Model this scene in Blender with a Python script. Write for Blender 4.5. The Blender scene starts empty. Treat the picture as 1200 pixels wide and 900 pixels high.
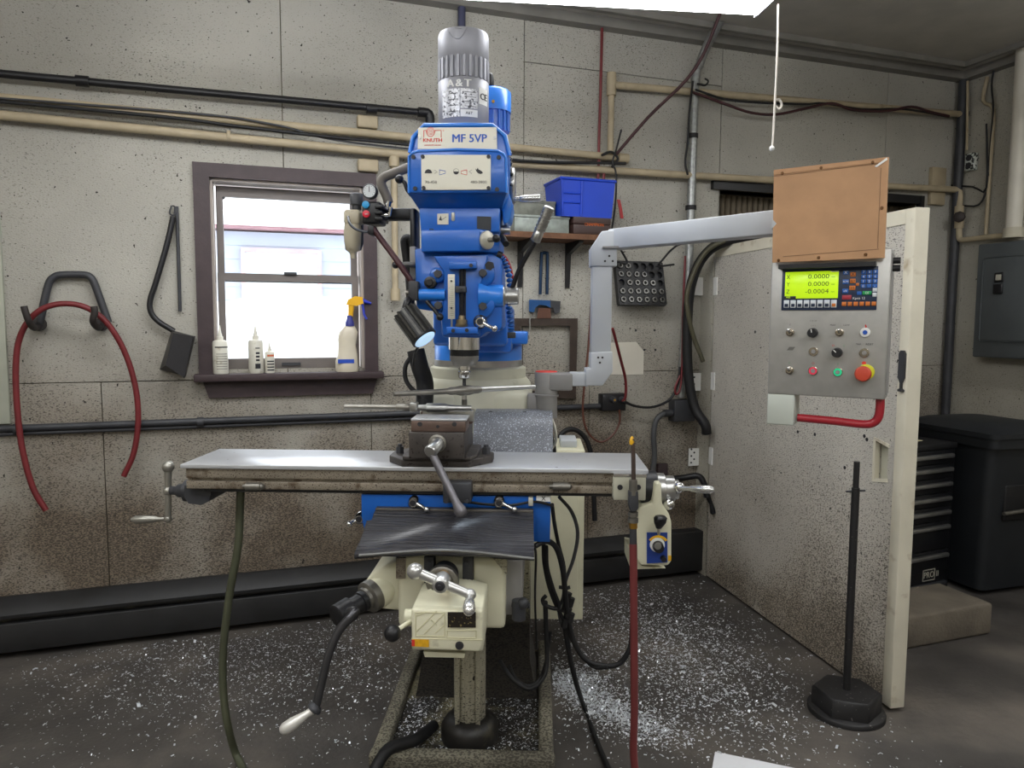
import bpy, bmesh, math, random
from mathutils import Vector, Matrix
random.seed(7)
R = math.radians
scn = bpy.context.scene
COL = scn.collection
# ------------------------------------------------------------------ camera
F = 860.0; H = 1.5
PITCH, ROLL, YAW, WANG = R(-4.9), R(-0.25), R(2.0), R(20.8)
fwd = Vector((-math.sin(YAW)*math.cos(PITCH), math.cos(YAW)*math.cos(PITCH), math.sin(PITCH)))
_r = Vector((math.cos(YAW), math.sin(YAW), 0)); _d = fwd.cross(_r)
rgt = _r*math.cos(ROLL) + _d*math.sin(ROLL); dwn = -_r*math.sin(ROLL) + _d*math.cos(ROLL)
CAM = Vector((0, 0, H))
cd = bpy.data.cameras.new('camera'); cam = bpy.data.objects.new('camera', cd); COL.objects.link(cam)
cd.sensor_fit = 'HORIZONTAL'; cd.sensor_width = 36; cd.lens = F/1200*36; cd.clip_start = .05; cd.clip_end = 200
cam.matrix_world = Matrix(((rgt.x, -dwn.x, -fwd.x, CAM.x), (rgt.y, -dwn.y, -fwd.y, CAM.y), (rgt.z, -dwn.z, -fwd.z, CAM.z), (0, 0, 0, 1)))
scn.camera = cam
# ------------------------------------------------------------------ world, exposure
w = bpy.data.worlds.new('overcast'); scn.world = w; w.use_nodes = True
w.node_tree.nodes['Background'].inputs[0].default_value = (.93, .96, 1, 1)
w.node_tree.nodes['Background'].inputs[1].default_value = 3.8
scn.view_settings.view_transform = 'Standard'; scn.view_settings.look = 'None'
scn.view_settings.gamma = 1; scn.view_settings.use_curve_mapping = False
scn.view_settings.exposure = 0.22
LAMP = 11.0            # strength of every fluorescent diffuser in the shop
# ------------------------------------------------------------------ pixel helpers (directions only; depth from floor, wall or machine)
def ray(a, b): return rgt*((a-600)/F) + dwn*((b-450)/F) + fwd
def atY(a, b, Y): v = ray(a, b); return CAM + v*(Y/v.y)
def atZ(a, b, Z): v = ray(a, b); return CAM + v*((Z-H)/v.z)
def atD(a, b, D): return CAM + ray(a, b)*D
U = Vector((math.cos(WANG), math.sin(WANG), 0)); N = Vector((math.sin(WANG), -math.cos(WANG), 0))
WO = N*-3.76
WM = Matrix(((U.x, -N.x, 0, WO.x), (U.y, -N.y, 0, WO.y), (0, 0, 1, 0), (0, 0, 0, 1)))   # local x along wall, -y into the room
def W(a, b, out=0):                     # pixel -> (s, z) on the back wall plane moved 'out' into the room
    o = WO + N*out; v = ray(a, b); q = CAM + v*((o-CAM).dot(N)/v.dot(N)); return (q-o).dot(U), q.z
def WP(a, b, out=0): s, z = W(a, b, out); return WM @ Vector((s, -out, z))
def wp(s, out, z): return WM @ Vector((s, -out, z))
def mx(a, Y, b=400): return atY(a, b, Y).x
def mz(b, Y, a=544): return atY(a, b, Y).z
# ------------------------------------------------------------------ materials
def lin(h):
    h = h.lstrip('#'); c = [int(h[i:i+2], 16)/255 for i in (0, 2, 4)]
    return [x/12.92 if x <= .04045 else ((x+.055)/1.055)**2.4 for x in c] + [1]
MATS = {}
def mat(name, col, rough=.5, metal=0, var=.12, vs=6, bump=0, bs=80, speck=None, coat=0, emit=None, dirt=None):
    """speck=(colour, threshold, scale) small marks; dirt=(colour, threshold, scale) broad stains"""
    if name in MATS: return MATS[name]
    m = bpy.data.materials.new(name); m.use_nodes = True; nt = m.node_tree; nd = nt.nodes; lk = nt.links
    b = nd['Principled BSDF']; b.inputs['Roughness'].default_value = rough; b.inputs['Metallic'].default_value = metal
    if coat: b.inputs['Coat Weight'].default_value = coat; b.inputs['Coat Roughness'].default_value = .15
    c = lin(col); geo = nd.new('ShaderNodeNewGeometry')
    def noise(scale, det=3):
        n = nd.new('ShaderNodeTexNoise'); n.inputs['Scale'].default_value = scale; n.inputs['Detail'].default_value = det
        lk.new(geo.outputs['Position'], n.inputs['Vector']); return n.outputs['Fac']
    def ramp(f, p0, p1, a, d):
        r = nd.new('ShaderNodeValToRGB'); r.color_ramp.elements[0].position = p0; r.color_ramp.elements[1].position = p1
        r.color_ramp.elements[0].color = a; r.color_ramp.elements[1].color = d; lk.new(f, r.inputs[0]); return r.outputs[0]
    def mix(f, a, d):
        x = nd.new('ShaderNodeMix'); x.data_type = 'RGBA'; lk.new(f, x.inputs[0])
        for i, q in ((6, a), (7, d)):
            if isinstance(q, list): x.inputs[i].default_value = q
            else: lk.new(q, x.inputs[i])
        return x.outputs[2]
    cur = c
    if var:
        cur = ramp(noise(vs), .3, .7, [x*(1-var) for x in c[:3]]+[1], [min(1, x*(1+var)) for x in c[:3]]+[1])
    blk, wht = [0, 0, 0, 1], [1, 1, 1, 1]
    if dirt: cur = mix(ramp(noise(dirt[2], 6), dirt[1], min(1, dirt[1]+.16), blk, wht), cur, lin(dirt[0]))
    if speck: cur = mix(ramp(noise(speck[2], 2), speck[1], min(1, speck[1]+.04), blk, wht), cur, lin(speck[0]))
    if isinstance(cur, list): b.inputs['Base Color'].default_value = cur
    else: lk.new(cur, b.inputs['Base Color'])
    if bump:
        bp = nd.new('ShaderNodeBump'); bp.inputs['Strength'].default_value = bump; bp.inputs['Distance'].default_value = .01
        lk.new(noise(bs, 4), bp.inputs['Height']); lk.new(bp.outputs[0], b.inputs['Normal'])
    if emit: b.inputs['Emission Color'].default_value = lin(emit[0]); b.inputs['Emission Strength'].default_value = emit[1]
    MATS[name] = m; return m
def wall_mat(name, base, grime, zlo, zhi, strength=1.0, speckt=.66):
    m = bpy.data.materials.new(name); m.use_nodes = True; nt = m.node_tree; nd = nt.nodes; lk = nt.links
    b = nd['Principled BSDF']; b.inputs['Roughness'].default_value = .85
    geo = nd.new('ShaderNodeNewGeometry')
    def noise(scale, det=4, vec=None):
        n = nd.new('ShaderNodeTexNoise'); n.inputs['Scale'].default_value = scale; n.inputs['Detail'].default_value = det
        lk.new(vec or geo.outputs['Position'], n.inputs['Vector']); return n.outputs['Fac']
    def mth(op, a, d):
        x = nd.new('ShaderNodeMath'); x.operation = op
        for i, q in ((0, a), (1, d)):
            if isinstance(q, (int, float)): x.inputs[i].default_value = q
            else: lk.new(q, x.inputs[i])
        x.use_clamp = op == 'MULTIPLY'; return x.outputs[0]
    def ramp(f, p0, p1, a=(0, 0, 0, 1), d=(1, 1, 1, 1)):
        r = nd.new('ShaderNodeValToRGB'); r.color_ramp.elements[0].position = p0; r.color_ramp.elements[1].position = p1
        r.color_ramp.elements[0].color = a; r.color_ramp.elements[1].color = d; lk.new(f, r.inputs[0]); return r.outputs[0]
    def mix(f, a, d):
        x = nd.new('ShaderNodeMix'); x.data_type = 'RGBA'; lk.new(f, x.inputs[0])
        for i, q in ((6, a), (7, d)):
            if isinstance(q, (list, tuple)): x.inputs[i].default_value = q
            else: lk.new(q, x.inputs[i])
        return x.outputs[2]
    c = lin(base)
    cur = ramp(noise(1.6), .3, .7, [x*.84 for x in c[:3]]+[1], [min(1, x*1.08) for x in c[:3]]+[1])
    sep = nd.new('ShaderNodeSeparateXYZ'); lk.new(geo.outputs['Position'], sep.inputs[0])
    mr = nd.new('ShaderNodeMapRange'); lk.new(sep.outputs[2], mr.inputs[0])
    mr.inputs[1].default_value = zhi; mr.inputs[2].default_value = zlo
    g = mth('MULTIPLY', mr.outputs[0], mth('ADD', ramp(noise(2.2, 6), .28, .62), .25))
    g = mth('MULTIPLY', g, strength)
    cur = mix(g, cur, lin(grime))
    mp = nd.new('ShaderNodeMapping'); mp.inputs['Scale'].default_value = (1, 1, 2.2); lk.new(geo.outputs['Position'], mp.inputs[0])
    fine = noise(110, 3, mp.outputs[0])
    cov = mth('ADD', mth('MULTIPLY', g, .16), mth('MULTIPLY', ramp(noise(1.1, 3), .4, .7), .07))
    cur = mix(mth('MULTIPLY', ramp(mth('ADD', fine, cov), speckt, speckt+.09), .8), cur, lin('3a352e'))
    cur = mix(ramp(noise(60, 1), .745, .765), cur, lin('2c2823'))
    lk.new(cur, b.inputs['Base Color'])
    bp = nd.new('ShaderNodeBump'); bp.inputs['Strength'].default_value = .5; bp.inputs['Distance'].default_value = .012
    lk.new(fine, bp.inputs['Height']); lk.new(bp.outputs[0], b.inputs['Normal'])
    MATS[name] = m; return m
# ------------------------------------------------------------------ mesh builder
WL = {}                                  # world location of every object
class B:
    def __init__(s, T=None): s.bm = bmesh.new(); s.T = T or Matrix.Identity(4)
    def _t(s, vs):
        for v in vs: v.co = s.T @ v.co
        return s
    def box(s, x0, x1, y0, y1, z0, z1, bev=0, seg=2):
        M = Matrix.Translation(((x0+x1)/2, (y0+y1)/2, (z0+z1)/2)) @ Matrix.Diagonal((abs(x1-x0), abs(y1-y0), abs(z1-z0), 1))
        vs = bmesh.ops.create_cube(s.bm, size=1, matrix=M)['verts']
        if bev:
            es = list({e for v in vs for e in v.link_edges})
            n0 = set(s.bm.verts)
            r = bmesh.ops.bevel(s.bm, geom=es, offset=bev, segments=seg, affect='EDGES', profile=.5)
            vs = list({v for f in r['faces'] for v in f.verts} | {v for v in vs if v.is_valid})
        return s._t(vs)
    def prism(s, poly, a0, a1, plane='xz', bev=0, taper=None):
        """polygon in 'xz' extruded along y, 'xy' along z, 'yz' along x"""
        def P(u, v, a): return {'xz': (u, a, v), 'xy': (u, v, a), 'yz': (a, u, v)}[plane]
        A = [s.bm.verts.new(P(u, v, a0)) for u, v in poly]
        pb = poly
        if taper:
            cx = sum(p[0] for p in poly)/len(poly); cz = sum(p[1] for p in poly)/len(poly)
            pb = [(cx+(u-cx)*taper, cz+(v-cz)*taper) for u, v in poly]
        D = [s.bm.verts.new(P(u, v, a1)) for u, v in pb]
        n = len(poly); fs = [s.bm.faces.new(A), s.bm.faces.new(D[::-1])]
        for i in range(n): fs.append(s.bm.faces.new((A[i], D[i], D[(i+1) % n], A[(i+1) % n])))
        bmesh.ops.recalc_face_normals(s.bm, faces=fs)
        vs = A+D
        if bev:
            es = list({e for v in vs for e in v.link_edges})
            r = bmesh.ops.bevel(s.bm, geom=es, offset=bev, segments=2, affect='EDGES', profile=.5)
            vs = list({v for f in r['faces'] for v in f.verts} | {v for v in vs if v.is_valid})
        return s._t(vs)
    def rings(s, rings, cap=True, closed=False):
        V = [[s.bm.verts.new(p) for p in r] for r in rings]; n = len(V[0]); fs = []
        m = len(V)
        for i in range(m if closed else m-1):
            a, d = V[i], V[(i+1) % m]
            for j in range(n): fs.append(s.bm.faces.new((a[j], a[(j+1) % n], d[(j+1) % n], d[j])))
        if cap and not closed: fs += [s.bm.faces.new(V[0][::-1]), s.bm.faces.new(V[-1])]
        bmesh.ops.recalc_face_normals(s.bm, faces=fs)
        for f in fs: f.smooth = True
        return s._t([v for r in V for v in r])
    def lathe(s, p0, ax, prof, n=24, cap=True):
        """prof = [(distance along axis, radius), ...]"""
        p0 = Vector(p0); ax = Vector(ax).normalized(); u = ax.orthogonal().normalized(); v = ax.cross(u)
        rg = [[p0+ax*t+(u*math.cos(2*math.pi*k/n)+v*math.sin(2*math.pi*k/n))*max(r, 1e-4) for k in range(n)] for t, r in prof]
        return s.rings(rg, cap)
    def cyl(s, p0, p1, r0, r1=None, n=18, bev=0):
        p0, p1 = Vector(p0), Vector(p1); L = (p1-p0).length; r1 = r0 if r1 is None else r1
        pr = [(0, r0), (L, r1)]
        if bev: pr = [(0, r0-bev), (bev, r0), (L-bev, r1), (L, r1-bev)]
        return s.lathe(p0, p1-p0, pr, n)
    def ball(s, c, r, sc=(1, 1, 1), n=16):
        vs = bmesh.ops.create_uvsphere(s.bm, u_segments=n, v_segments=max(6, n//2), radius=r)['verts']
        for f in {f for v in vs for f in v.link_faces}: f.smooth = True
        for v in vs: v.co = Vector((v.co.x*sc[0], v.co.y*sc[1], v.co.z*sc[2])) + Vector(c)
        return s._t(vs)
    def tube(s, pts, r, n=8, sub=5, rad=None):
        pts = [Vector(p) for p in pts]
        if sub > 1 and len(pts) > 2:
            q = [pts[0]*2-pts[1]]+pts+[pts[-1]*2-pts[-2]]; o = []; ro = []
            for i in range(1, len(q)-2):
                for k in range(sub):
                    t = k/sub; a, b, c, d = q[i-1:i+3]
                    o.append(.5*((2*b)+(c-a)*t+(2*a-5*b+4*c-d)*t*t+(3*b-a-3*c+d)*t**3))
                    if rad: ro.append(rad[i-1]*(1-t)+rad[i]*t)
            o.append(pts[-1]); pts = o
            if rad: ro.append(rad[-1]); rad = ro
        rg = []; up = None
        for i, p in enumerate(pts):
            t = (pts[min(i+1, len(pts)-1)]-pts[max(i-1, 0)]).normalized()
            if up is None: up = t.orthogonal().normalized()
            up = (up-t*up.dot(t)).normalized(); v = t.cross(up); rr = rad[i] if rad else r
            rg.append([p+(up*math.cos(2*math.pi*k/n)+v*math.sin(2*math.pi*k/n))*rr for k in range(n)])
        return s.rings(rg)
    def strip(s, pts, ax, th):
        """ribbon: path of points swept by vector ax with thickness th"""
        pts = [Vector(p) for p in pts]; ax = Vector(ax); rg = []
        for i, p in enumerate(pts):
            t = (pts[min(i+1, len(pts)-1)]-pts[max(i-1, 0)]).normalized(); nn = t.cross(ax).normalized()*th/2
            rg.append([p-nn, p+nn, p+nn+ax, p-nn+ax])
        return s.rings(rg)
    def done(s, name, m, parent=None, ang=48):
        me = bpy.data.meshes.new(name); bmesh.ops.remove_doubles(s.bm, verts=s.bm.verts, dist=1e-6); s.bm.to_mesh(me); s.bm.free()
        xs = [v.co for v in me.vertices]
        lo = Vector([min(c[i] for c in xs) for i in range(3)]); hi = Vector([max(c[i] for c in xs) for i in range(3)])
        loc = Vector(((lo.x+hi.x)/2, (lo.y+hi.y)/2, lo.z)); me.transform(Matrix.Translation(-loc))
        me.set_sharp_from_angle(angle=R(ang))
        me.materials.append(m)
        o = bpy.data.objects.new(name, me); COL.objects.link(o); WL[o] = loc
        if parent: o.parent = parent; o.location = loc-WL[parent]
        else: o.location = loc
        return o
def thing(name, label, cat, loc, group=None):
    o = bpy.data.objects.new(name, None); o.empty_display_size = .1; COL.objects.link(o)
    o.location = Vector(loc); WL[o] = Vector(loc); tag(o, label, cat, group); return o
def tag(o, label=None, cat=None, group=None, kind=None):
    if label: o['label'] = label
    if cat: o['category'] = cat
    if group: o['group'] = group
    if kind: o['kind'] = kind
    return o
def dup(o, off, parent=None):
    c = o.copy(); COL.objects.link(c); p = parent if parent is not None else o.parent
    WL[c] = WL[o]+Vector(off); c.parent = p; c.location = WL[c]-(WL[p] if p else Vector()); return c
def text(body, size, M, m, parent, name='lettering', depth=.0006, sx=1, bold=0, align='CENTER'):
    """flat lettering; M maps text x->right, y->up, z->towards the reader"""
    cu = bpy.data.curves.new(name, 'FONT'); cu.body = body; cu.size = size; cu.extrude = depth; cu.resolution_u = 2
    cu.align_x = align; cu.align_y = 'CENTER'
    t = bpy.data.objects.new('tmp', cu); COL.objects.link(t); bpy.context.view_layer.update()
    me = bpy.data.meshes.new_from_object(t.evaluated_get(bpy.context.evaluated_depsgraph_get()))
    bpy.data.objects.remove(t); me.transform(M @ Matrix.Diagonal((sx, 1, 1, 1)))
    b = B()
    for k in ((-1, 0, 1) if bold else (0,)):          # heavier strokes: the same outline set three times side by side
        c = me.copy(); c.transform(Matrix.Translation(M.to_3x3() @ Vector((k*bold, 0, .00005*k)))); b.bm.from_mesh(c); bpy.data.meshes.remove(c)
    bpy.data.meshes.remove(me); return b.done(name, m, parent)
def frame(o, x, z):                      # matrix with text x axis = x, y axis = z, normal = x cross z, at o
    x = Vector(x).normalized(); z = Vector(z).normalized(); n = x.cross(z)
    return Matrix(((x.x, z.x, n.x, o[0]), (x.y, z.y, n.y, o[1]), (x.z, z.z, n.z, o[2]), (0, 0, 0, 1)))
FR = lambda x, y, z: frame((x, y, z), (1, 0, 0), (0, 0, 1))       # text facing the front (-y)
# ------------------------------------------------------------------ material set
wallm = wall_mat('painted_wall', 'b2afa5', '7b6e5e', .2, 1.65, 1.25, .64)
wallr = wall_mat('painted_side_wall', 'bcb8ab', '8a8272', .2, 1.6, .8)
ceilm = mat('ceiling_paint', 'a8a49b', .9, var=.08, bump=.15, bs=120)
plainw = mat('plain_wall', 'bdb6a6', .9, var=.1)
jointm = mat('wall_joint', '57503f', .95)
doorm = wall_mat('door_board', 'cbc6bc', 'a79a88', .0, .9, .9, .62)
cream_trim = mat('cream_trim', 'd9d3c0', .6, var=.08, dirt=('a08c6c', .62, 9))
brown = mat('brown_wood', '3d3032', .55, var=.15, vs=14, bump=.15, bs=60)
sashm = mat('grey_sash', '6f6864', .5, var=.1)
ledge = mat('light_ledge', 'a79c93', .6)
black = mat('black_paint', '17171a', .42, var=.2)
rubber = mat('black_rubber', '121214', .6, var=.2)
dkgrey = mat('dark_grey_metal', '35363a', .5, var=.2, vs=12)
heatm = mat('heater_metal', '222223', .55, var=.25, vs=7, dirt=('191817', .55, 5))
conc = mat('concrete', '6a6256', .9, var=.25, vs=5, bump=.4, bs=70)
condm = mat('cream_conduit', 'ad9f84', .6, var=.12, vs=10, dirt=('6b5f4b', .64, 10))
galv = mat('galvanised', '9a9c9a', .42, .7, var=.2, vs=60)
hosered = mat('red_hose', '6e2024', .5, var=.15, vs=20)
hosebr = mat('maroon_hose', '3d1a1e', .5)
steel = mat('bare_steel', 'b4b4b2', .3, .9, var=.15, vs=14)
dsteel = mat('dull_steel', '86837c', .42, .8, var=.2, vs=18)
chrome = mat('chrome', 'd8d8d8', .16, 1, var=0)
tabletop = mat('ground_table', 'c6c8cc', .3, .45, var=.07, vs=4, speck=('6b655f', .72, 60))
tableside = mat('oily_cast_iron', '8f8678', .42, .3, var=.2, vs=9, speck=('3f3025', .6, 260), dirt=('5f5040', .54, 26))
blue = mat('machine_blue', '1a62bf', .33, var=.1, vs=7, coat=.3)
bluel = mat('bright_blue', '2379da', .35, var=.06, coat=.3)
cream = mat('machine_cream', 'dad7bd', .45, var=.08, vs=5, dirt=('7c6f4c', .66, 14))
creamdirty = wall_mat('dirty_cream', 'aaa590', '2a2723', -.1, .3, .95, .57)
castgrey = mat('pale_casting', 'b9b7a4', .55, var=.12, vs=6, dirt=('7f7865', .62, 8))
oily = mat('oily_black', '1e1c1a', .45, var=.4, vs=12, dirt=('56513f', .6, 9))
pgrey = mat('pendant_grey', 'bcc0c4', .4, var=.04)
pgrey2 = mat('clamp_grey', '8d8b88', .55, var=.12)
white = mat('white_paint', 'e6e6e2', .5, var=.03)
platem = mat('brushed_plate', 'c9c6b8', .35, .35, var=.06)
redm = mat('red_print', 'd8382f', .5, var=0)
bluep = mat('blue_print', '1f55b5', .5, var=0)
inkm = mat('black_print', '26262a', .5, var=0)
brass = mat('brass', 'c89a45', .3, .9, var=.1)
yellow = mat('yellow_plastic', 'e0ab1e', .4, var=.05)
bottlew = mat('bottle_white', 'd6d3c6', .45, var=.08, dirt=('a19372', .62, 25))
# ------------------------------------------------------------------ room shell
S0, S1, ZC, DEPTH = -2.9, 4.4, 3.12, 6.6
def struct(o): return tag(o, kind='structure')
fl_m = bpy.data.materials.new('shop_floor'); fl_m.use_nodes = True
def _floor():
    nt = fl_m.node_tree; nd = nt.nodes; lk = nt.links; b = nd['Principled BSDF']
    geo = nd.new('ShaderNodeNewGeometry')
    def noise(sc, det):
        n = nd.new('ShaderNodeTexNoise'); n.inputs['Scale'].default_value = sc; n.inputs['Detail'].default_value = det
        lk.new(geo.outputs['Position'], n.inputs['Vector']); return n.outputs['Fac']
    r = nd.new('ShaderNodeValToRGB'); e = r.color_ramp.elements
    e[0].position = .3; e[0].color = lin('383533'); e[1].position = .72; e[1].color = lin('756d64')
    x = e.new(.5); x.color = lin('4d4945'); lk.new(noise(1.7, 6), r.inputs[0])
    lk.new(r.outputs[0], b.inputs['Base Color'])
    q = nd.new('ShaderNodeMapRange'); lk.new(noise(3, 4), q.inputs[0]); q.inputs[1].default_value = .3; q.inputs[2].default_value = .7
    q.inputs[3].default_value = .42; q.inputs[4].default_value = .75; lk.new(q.outputs[0], b.inputs['Roughness'])
    bp = nd.new('ShaderNodeBump'); bp.inputs['Strength'].default_value = .35; bp.inputs['Distance'].default_value = .008
    lk.new(noise(45, 5), bp.inputs['Height']); lk.new(bp.outputs[0], b.inputs['Normal'])
_floor()
struct(B(WM).box(S0, S1, -DEPTH, 0, -.1, 0).done('floor', fl_m))
struct(B(WM).box(S0, S1, -DEPTH, 0, ZC, ZC+.1).done('ceiling', ceilm))
struct(B(WM).box(S0-.12, S0, -DEPTH, .12, -.1, ZC+.1).done('wall_left', plainw))
struct(B(WM).box(S0, S1, -DEPTH-.12, -DEPTH, -.1, ZC+.1).done('wall_front', plainw))
struct(B(WM).box(S1, S1+.12, -DEPTH, .12, -.1, ZC+.1).done('wall_right', wallr))
# back wall: backing sheet with the two openings, painted boards on it
WIN = (-.215, .49, 1.262, 2.16); DOR = (2.56, 4.06, 0, 2.27)
def cut(rect, holes):
    out = [rect]
    for h in holes:
        nx = []
        for a, b_, c, d in out:
            x0, x1, z0, z1 = max(a, h[0]), min(b_, h[1]), max(c, h[2]), min(d, h[3])
            if x0 >= x1 or z0 >= z1: nx.append((a, b_, c, d)); continue
            if a < x0: nx.append((a, x0, c, d))
            if x1 < b_: nx.append((x1, b_, c, d))
            if c < z0: nx.append((x0, x1, c, z0))
            if z1 < d: nx.append((x0, x1, z1, d))
        out = nx
    return out
bk = B(WM)
for a, b_, c, d in cut((S0, S1, -.1, ZC+.1), [WIN, DOR]): bk.box(a, b_, .012, .15, c, d)
wall_back = struct(bk.done('wall_back', jointm))
up = [S0, -2.32, -1.10, .117, 1.34, 2.556, 3.78, S1]; lo = [S0, -1.92, -.70, .52, 1.74, 2.96, S1]
g = .0022
cells = []
for i in range(len(up)-1):
    if i == 4: cells += [(up[i], up[i+1], 1.215, 2.86), (up[i], up[i+1], 2.86, ZC)]
    else: cells.append((up[i], up[i+1], 1.215, ZC))
for i in range(len(lo)-1): cells.append((lo[i], lo[i+1], 0, 1.215))
for c in cells:
    r = cut((c[0]+g, c[1]-g, c[2]+g, c[3]-g), [WIN, DOR])
    if not r: continue
    b = B(WM)
    for a, b_, z0, z1 in r: b.box(a, b_, 0, .012, z0, z1)
    b.done('panel', wallm, wall_back)
B(WM).prism([(1.80, 1.20), (2.08, 1.195), (2.08, 1.33), (2.03, 1.385), (1.86, 1.38), (1.80, 1.33)], -.003, .002).done('paint_patch', mat('clean_paint', 'cfcabd', .8, var=.04), wall_back)
for q in ((755, 410), (768, 410), (745, 387), (767, 387), (430, 165), (245, 393), (262, 232)):
    p = WP(*q); B().cyl(p+N*.001, p-N*.004, .007, n=10).done('screw_hole', inkm, wall_back)
# corner post and cove pipe run along the ceiling
B(WM).cyl((S1-.05, -.05, 0), (S1-.05, -.05, ZC), .028, n=12).done('trim_1', dkgrey); struct(bpy.data.objects['trim_1'])
cv = B(WM).box(S0, S1, -.07, 0, ZC-.05, ZC).box(S0, S1-.2, -.2, -.17, ZC-.03, ZC)
cv.box(S1-.22, S1-.19, -5, -.17, ZC-.03, ZC).box(S1-.07, S1, -5, 0, ZC-.05, ZC)
tag(cv.done('trim_2', mat('cove_trim', '7d7a74', .8)), kind='structure')
# ------------------------------------------------------------------ outside
snow = mat('snow', 'f3f5f8', .9, var=.03, vs=3)
sn = B(WM); sn.box(-14, 12, .6, 26, -.75, -.6)
og = tag(sn.done('snowy_ground', snow), kind='structure')
def bank():
    b = B(WM); nx, ny = 30, 10; V = []
    for j in range(ny+1):
        row = []
        for i in range(nx+1):
            s = -6+8.5*i/nx; t = j/ny
            hgt = (2.42+.28*math.exp(-((s+1.75)/.5)**2)+.06*math.sin(2.3*s)-.05*(s+2))*math.sin(math.pi*min(1, t*1.02))**.8
            row.append(b.bm.verts.new((s, 2.6+3.2*t, -.6+hgt+.03*math.sin(7*s+4*t))))
        V.append(row)
    for j in range(ny):
        for i in range(nx): b.bm.faces.new((V[j][i], V[j][i+1], V[j+1][i+1], V[j+1][i]))
    b._t([v for r_ in V for v in r_])
    for f in b.bm.faces: f.smooth = True
    return b.done('snow_bank', snow)
tag(bank(), 'heap of white snow piled up outside the window', 'snow bank')
side = mat('pale_siding', 'a9b1bd', .7, var=.03)
hs = thing('neighbour_house', 'pale sided building with red eave across the yard outside the window', 'building', wp(-2, -9.5, -.6))
hb = B(WM)
for k in range(16): hb.prism([(9.4, -.6+.22*k), (8.985, -.6+.22*k), (9.0, -.6+.22*(k+1)), (9.4, -.6+.22*(k+1))], -9, 6, 'yz')
hb.done('wall', side, hs)
B(WM).box(-9.2, 6.2, 8.8, 9.6, 2.95, 3.0).done('eave', mat('red_fascia', 'a88084', .6), hs)
B(WM).prism([(8.6, 3.0), (13, 4.6), (13, 4.7), (8.6, 3.12)], -9.3, 6.3, 'yz').done('roof', snow, hs)
wa, wb_, wz = W(287, 300, -8.9)[0], W(372, 300, -8.9)[0], W(330, 296, -8.9)[1]
gd = B(WM).box(wa, wb_, 8.92, 9.0, -.6, wz).done('window', mat('house_window', 'c6d0d2', .5), hs)
fr = B(WM)
for r in ((wa-.06, wa, -.6, wz+.06), (wb_, wb_+.06, -.6, wz+.06), (wa, wb_, wz, wz+.06)): fr.box(r[0], r[1], 8.88, 9.0, r[2], r[3])
fr.done('window_frame', mat('house_trim', 'c99f9f', .6), hs)
# ------------------------------------------------------------------ window
win = tag(thing('window_1', 'double-hung window in dark brown wooden casing, snow outside', 'window', wp(.13, 0, 1.24)), kind='structure')
C0, C1, CB, CT = -.285, .556, 1.245, 2.225
x0, x1, z0, z1 = WIN
B(WM).prism([(C0, CT), (C1, CT), (x1, z1), (x0, z1)], -.022, 0).done('head_casing', brown, win)
B(WM).prism([(C0, CB), (x0, CB), (x0, z1), (C0, CT)], -.022, 0).done('side_casing', brown, win)
B(WM).prism([(C1, CB), (C1, CT), (x1, z1), (x1, CB)], -.022, 0).done('side_casing', brown, win)
B(WM).box(C0-.02, C1+.02, -.075, .05, CB-.035, CB, .004).done('sill', brown, win)
B(WM).prism([(C0+.015, CB-.035), (C1-.005, CB-.035), (C1-.03, CB-.115), (C0+.04, CB-.115)], -.018, 0).done('apron', brown, win)
j = B(WM)
j.box(x0, x0+.012, 0, .15, CB, z1).box(x1-.012, x1, 0, .15, CB, z1).box(x0, x1, 0, .15, z1-.012, z1)
j.box(x0, x1, .02, .15, CB, CB+.012)
j.done('jamb', ledge, win)
def sash(nm, a, b_, c, d, y, st, top, bot):
    o = B(WM).box(a, a+st, y, y+.03, c, d).box(b_-st, b_, y, y+.03, c, d).box(a+st, b_-st, y, y+.03, d-top, d).box(a+st, b_-st, y, y+.03, c, c+bot).done(nm, sashm, win)
    B(WM).box(a+st, b_-st, y+.013, y+.017, c+bot, d-top).done('pane', glassm, o); return o
glassm = bpy.data.materials.new('window_glass'); glassm.use_nodes = True
def _glass():
    nt = glassm.node_tree; nd = nt.nodes; lk = nt.links; nd.remove(nd['Principled BSDF'])
    t = nd.new('ShaderNodeBsdfTransparent'); t.inputs[0].default_value = (.94, .96, .97, 1); gl = nd.new('ShaderNodeBsdfGlossy'); gl.inputs['Roughness'].default_value = .05
    mx_ = nd.new('ShaderNodeMixShader'); mx_.inputs[0].default_value = .05
    lk.new(t.outputs[0], mx_.inputs[1]); lk.new(gl.outputs[0], mx_.inputs[2]); lk.new(mx_.outputs[0], nd['Material Output'].inputs[0])
_glass()
zr = 1.705
sash('upper_sash', x0+.02, x1-.02, zr-.02, z1-.02, .085, .032, .05, .035)
lowr = sash('lower_sash', x0+.02, x1-.02, CB+.012, zr+.02, .05, .032, .035, .055)
B(WM).box(.11, .17, .035, .055, zr+.018, zr+.03).done('sash_lock', dkgrey, win)
B(WM).box(.09, .18, .04, .052, CB+.03, CB+.045).done('sash_lift', dkgrey, win)
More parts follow.
